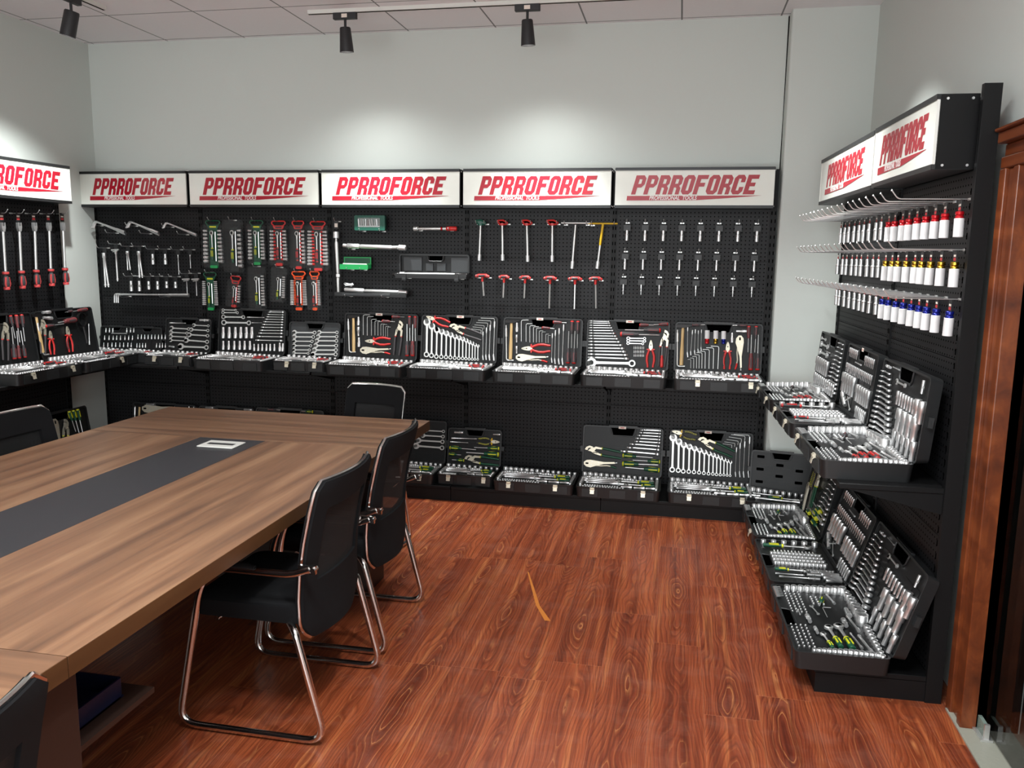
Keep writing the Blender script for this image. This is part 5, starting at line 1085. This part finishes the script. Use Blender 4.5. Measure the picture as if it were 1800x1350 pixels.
# left wall: long ratchet wrenches
for i, (xt, xb) in enumerate(((18, 53), (148, 176), (270, 291), (385, 408), (495, 521))):
    d = .055; x, z = onrack(RL, xt/4.5, 360+140/4.5, d); x2, z2 = onrack(RL, xb/4.5, 360+(672-10*i)/4.5, d); L = z-z2
    lab = ('nearest the corner', 'second from the corner', 'third from the corner', 'fourth from the corner', 'at the picture edge')[4-i]
    t = thing('long_ratchet_wrench', 'long chrome ratchet wrench with red and grey grip, ' + lab, 'wrench', RL @ T3(x, -d, z), 'long ratchet wrenches on the left wall')
    b = MB(); b.prism([(-.014, .0), (-.016, -.03), (-.009, -.056), (.009, -.056), (.016, -.03), (.014, .0), (.007, .0), (.007, -.022), (-.007, -.022), (-.007, .0)], -.009, .009, 'chrome', RX(90)); b.build('head', t)
    dx = x2-x; b = MB(); b.cyl((0, 0, -.055), (dx*.74, 0, -L*.74), .0085, 'steel'); b.build('shaft', t)
    b = MB(); T_ = T3(dx*.72, 0, -L*.72); b.lathe([(.010, 0), (.019, -.004), (.019, -.02), (.013, -.026), (.013, -.032), (.018, -.045), (.0205, -.08), (.018, -L*.28+.022), (.016, -L*.28+.016)], 'grip', 14, T_)
    b.lathe([(.0195, -.005), (.020, -.006), (.020, -.019), (.0195, -.020)], 'lred', 14, T_, cap=False); b.lathe([(.0165, -L*.28+.018), (.019, -L*.28+.014), (.018, -L*.28), (.001, -L*.28)], 'lred', 14, T_, cap=False)
    for s in (-1, 1): b.tube([(s*.012, -.009, -.04), (s*.018, -.010, -.08), (s*.014, -.009, -L*.28+.02)], .006, 'lred', 8, T_)
    b.build('grip', t)
    tg = hang_tag(t, .006, .064, .036, .002, 1); hook(RL, x, z+.058, .085, 'silver peg hook of the long ratchet wrench ' + lab, 'hooks of the long ratchet wrenches', .022)

# ------------------------------------------------------------------ conference table
TX0, TX1, TY0, TY1, TZ = 1.53, 3.05, -1.455, -4.78, .76
t = thing('conference_table', 'long walnut conference table with black inlay strip and thick edge', 'table', T3((TX0+TX1)/2, (TY0+TY1)/2, 0)); IT = T3(-(TX0+TX1)/2, -(TY0+TY1)/2, 0)
def slab(x0, x1, y0, y1, m, name):
    b = MB(); b.box((x0, y0, TZ-.050), (x1, y1, TZ-.001), 'walnutedge'); b.box((x0+.0006, y0-.0006 if y0 > y1 else y0+.0006, TZ-.0015), (x1-.0006, y1, TZ), m); return b.build(name, t, IT, bev=.0012)
SY1, SY2 = -2.105, -4.10
slab(TX0, TX1, TY0, SY1+.001, 'walnutx', 'end_top'); slab(TX0, TX1, SY2-.001, TY1, 'walnutx', 'end_top')
IX0, IX1 = 2.125, 2.455
slab(TX0, IX0-.0008, SY1-.001, SY2+.001, 'walnut', 'middle_top'); slab(IX1+.0008, TX1, SY1-.001, SY2+.001, 'walnut', 'middle_top')
b = MB(); b.box((IX0, SY1-.001, TZ-.05), (IX1, SY2+.001, TZ-.0004), 'inlay'); b.build('inlay_strip', t, IT)
b = MB(); b.box((2.22, -2.292, TZ-.0004), (2.395, -2.172, TZ+.006), 'whiteplastic'); cb = b.build('cable_box', t, IT, bev=.003)
b = MB(); b.box((2.245, -2.25, TZ+.006), (2.372, -2.22, TZ+.0068), 'insert_grey'); b.build('cable_slot', cb)
for y0, y1, x1 in ((-1.76, -1.95, 2.90), (-4.02, -4.16, 3.0)):
    b = MB(); b.box((1.64, y1, 0), (x1, y0, TZ-.05), 'dkwood'); b.build('leg_panel', t, IT, bev=.003)
b = MB(); b.box((2.20, -4.02, .30), (2.38, -1.95, TZ-.05), 'dkwood'); b.build('beam', t, IT)
b = MB(); b.box((2.38, -4.02, .435), (2.95, -3.68, .45), 'dkwood'); b.build('under_shelf', t, IT)
b = MB(); b.box((2.70, -3.93, .45), (2.90, -3.74, .455), 'bluebox'); b.ringp(rrect(2.70, -3.93, 2.90, -3.74, .01), rrect(2.706, -3.924, 2.894, -3.746, .006), .45, .505, 'bluebox'); o = b.build('blue_box'); tag(o, 'small dark blue open box on the shelf under the table', 'box')
# ------------------------------------------------------------------ chairs
def chair_parts():
    P = []
    H = {}
    # back: vertical profile (z -> y) and a slight wrap-around curve
    prof = [(.345, -.212), (.42, -.205), (.50, -.203), (.60, -.210), (.70, -.226), (.80, -.248), (.87, -.266), (.905, -.276)]
    def yz(z):
        for (a, ya), (b_, yb) in zip(prof, prof[1:]):
            if z <= b_: return ya+(yb-ya)*(z-a)/(b_-a)
        return prof[-1][1]
    def halfw(z): 
        w0 = .232
        if z < .42: w0 -= .06*((.42-z)/.075)**2
        if z > .87: w0 -= .035*((z-.87)/.035)**2.2
        return w0
    def pt(u, z, off): hw = halfw(z); return (u*hw, yz(z)+.034*(u*u)+off, z)
    nz, nu = 22, 14; zs = [.345+.56*i/nz for i in range(nz+1)]; us = [-1+2*j/nu for j in range(nu+1)]
    b = MB(); vs = []; 
    for off in (-.014, .014):
        for z in zs:
            for u in us: vs.append(pt(u, z, off))
    n1 = (nz+1)*(nu+1); fs = []
    hole = lambda i, j: (.545 <= (zs[i]+zs[i+1])/2 <= .80) and abs((us[j]+us[j+1])/2) < .66
    for i in range(nz):
        for j in range(nu):
            if hole(i, j):
                for (di, dj, e) in ((-1, 0, ((i, j), (i, j+1))), (1, 0, ((i+1, j+1), (i+1, j))), (0, -1, ((i+1, j), (i, j))), (0, 1, ((i, j+1), (i+1, j+1)))):
                    if not hole(i+di, j+dj): a, c_ = [q[0]*(nu+1)+q[1] for q in e]; fs.append((a, c_, c_+n1, a+n1))
                continue
            a = i*(nu+1)+j; q = (a, a+1, a+nu+2, a+nu+1); fs.append(q); fs.append(tuple(x+n1 for x in q[::-1]))
    ed = [(0, j) for j in range(nu)] ; 
    for j in range(nu): a = j; fs.append((a+n1, a+1+n1, a+1, a)); a = nz*(nu+1)+j; fs.append((a, a+1, a+1+n1, a+n1))
    for i in range(nz): a = i*(nu+1); fs.append((a, a+nu+1, a+nu+1+n1, a+n1)); a += nu; fs.append((a+n1, a+nu+1+n1, a+nu+1, a))
    b.add(vs, fs, 'fabric'); P.append(('backrest', b, None))
    m = MB(); vs = []; z2 = [.53+.285*i/8 for i in range(9)]; u2 = [-.72+1.44*j/8 for j in range(9)]
    for z in z2:
        for u in u2: vs.append(pt(u, z, -.004))
    m.add(vs, [(i*9+j, i*9+j+1, i*9+j+10, i*9+j+9) for i in range(8) for j in range(8)], 'mesh'); P.append(('mesh_window', m, 'backrest'))
    r = MB(); loop = [pt(-1, z, 0) for z in zs] + [pt(u, zs[-1], 0) for u in us[1:]] + [pt(1, z, 0) for z in zs[::-1]]; loop = [(x*1.012, y, z+(.003 if z > .9 else 0)) for x, y, z in loop]
    r.tube(loop, .006, 'tube', 8, flat=1.3); P.append(('chrome_trim', r, 'backrest'))
    s = MB(); o_ = rrect(-.235, -.19, .235, .235, .05); vs = []; n = len(o_)
    lv = [(.405, .93), (.412, .985), (.45, 1.0), (.468, .985), (.478, .93), (.482, .6)]
    for z, k in lv: vs += [(x*k, (y-.02)*k+.02, z) for x, y in o_]
    fs = [tuple(range(n-1, -1, -1)), tuple(range((len(lv)-1)*n, len(lv)*n))]+[(i*n+k, i*n+(k+1) % n, (i+1)*n+(k+1) % n, (i+1)*n+k) for i in range(len(lv)-1) for k in range(n)]
    s.add(vs, fs, 'fabric'); P.append(('seat', s, None))
    for sx in (-1, 1):
        x = sx*.262
        f = MB(); f.tube(arc([(x, -.225, .625), (x, -.16, .600), (x, .125, .600), (x, .175, .52), (x, .275, .015), (x, -.265, .015), (x, -.165, .40), (x*.86, -.13, .41)], .075, 6), .0125, 'tube', 12); f.box((x-.006, -.245, .610), (x+.006, -.185, .638), 'tube'); f.cyl((x-.014, -.238, .626), (x+.014, -.238, .626), .009, 'tube'); P.append(('side_frame', f, None))
        a = MB(); a.tube([(x, -.03, .612), (x, .0, .616), (x, .09, .616), (x, .13, .606)], [.012, .018, .018, .012], 'armpad', 10, flat=.6); P.append(('armrest', a, None))
    c = MB(); c.cyl((-.225, .14, .40), (.225, .14, .40), .009, 'tube'); P.append(('front_rail', c, None)); c = MB(); c.cyl((-.225, -.13, .405), (.225, -.13, .405), .009, 'tube'); P.append(('rear_rail', c, None))
    return [(n, b.mesh(n), p) for n, b, p in P]
CH_ = chair_parts()
def chair(x, y, rz, label, sx=1.0):
    t = thing('conference_chair', label, 'chair', T3(x, y, 0) @ RZ(rz) @ S3(sx, 1, .984), 'conference chairs'); d = {}
    for n, me, p in CH_:
        o = bpy.data.objects.new(n, me); COL.objects.link(o); o.parent = d.get(p, t) if p else t; d[n] = o
chair(2.953, -2.92, 90, 'black mesh-back chair with chrome sled frame, front of the two together at the table side')
chair(2.935, -2.285, 91, 'black mesh-back chair with chrome sled frame, tucked in behind the front one')
chair(2.62, -1.44, 170, 'black chair at the far end of the table, before the back rack', .78)
chair(1.62, -2.43, -90, 'black chair on the far long side of the table, near the left wall')
chair(2.99, -4.595, 90, 'black chair in the near corner of the table, mostly cut off')
flush()
bpy.context.view_layer.update()
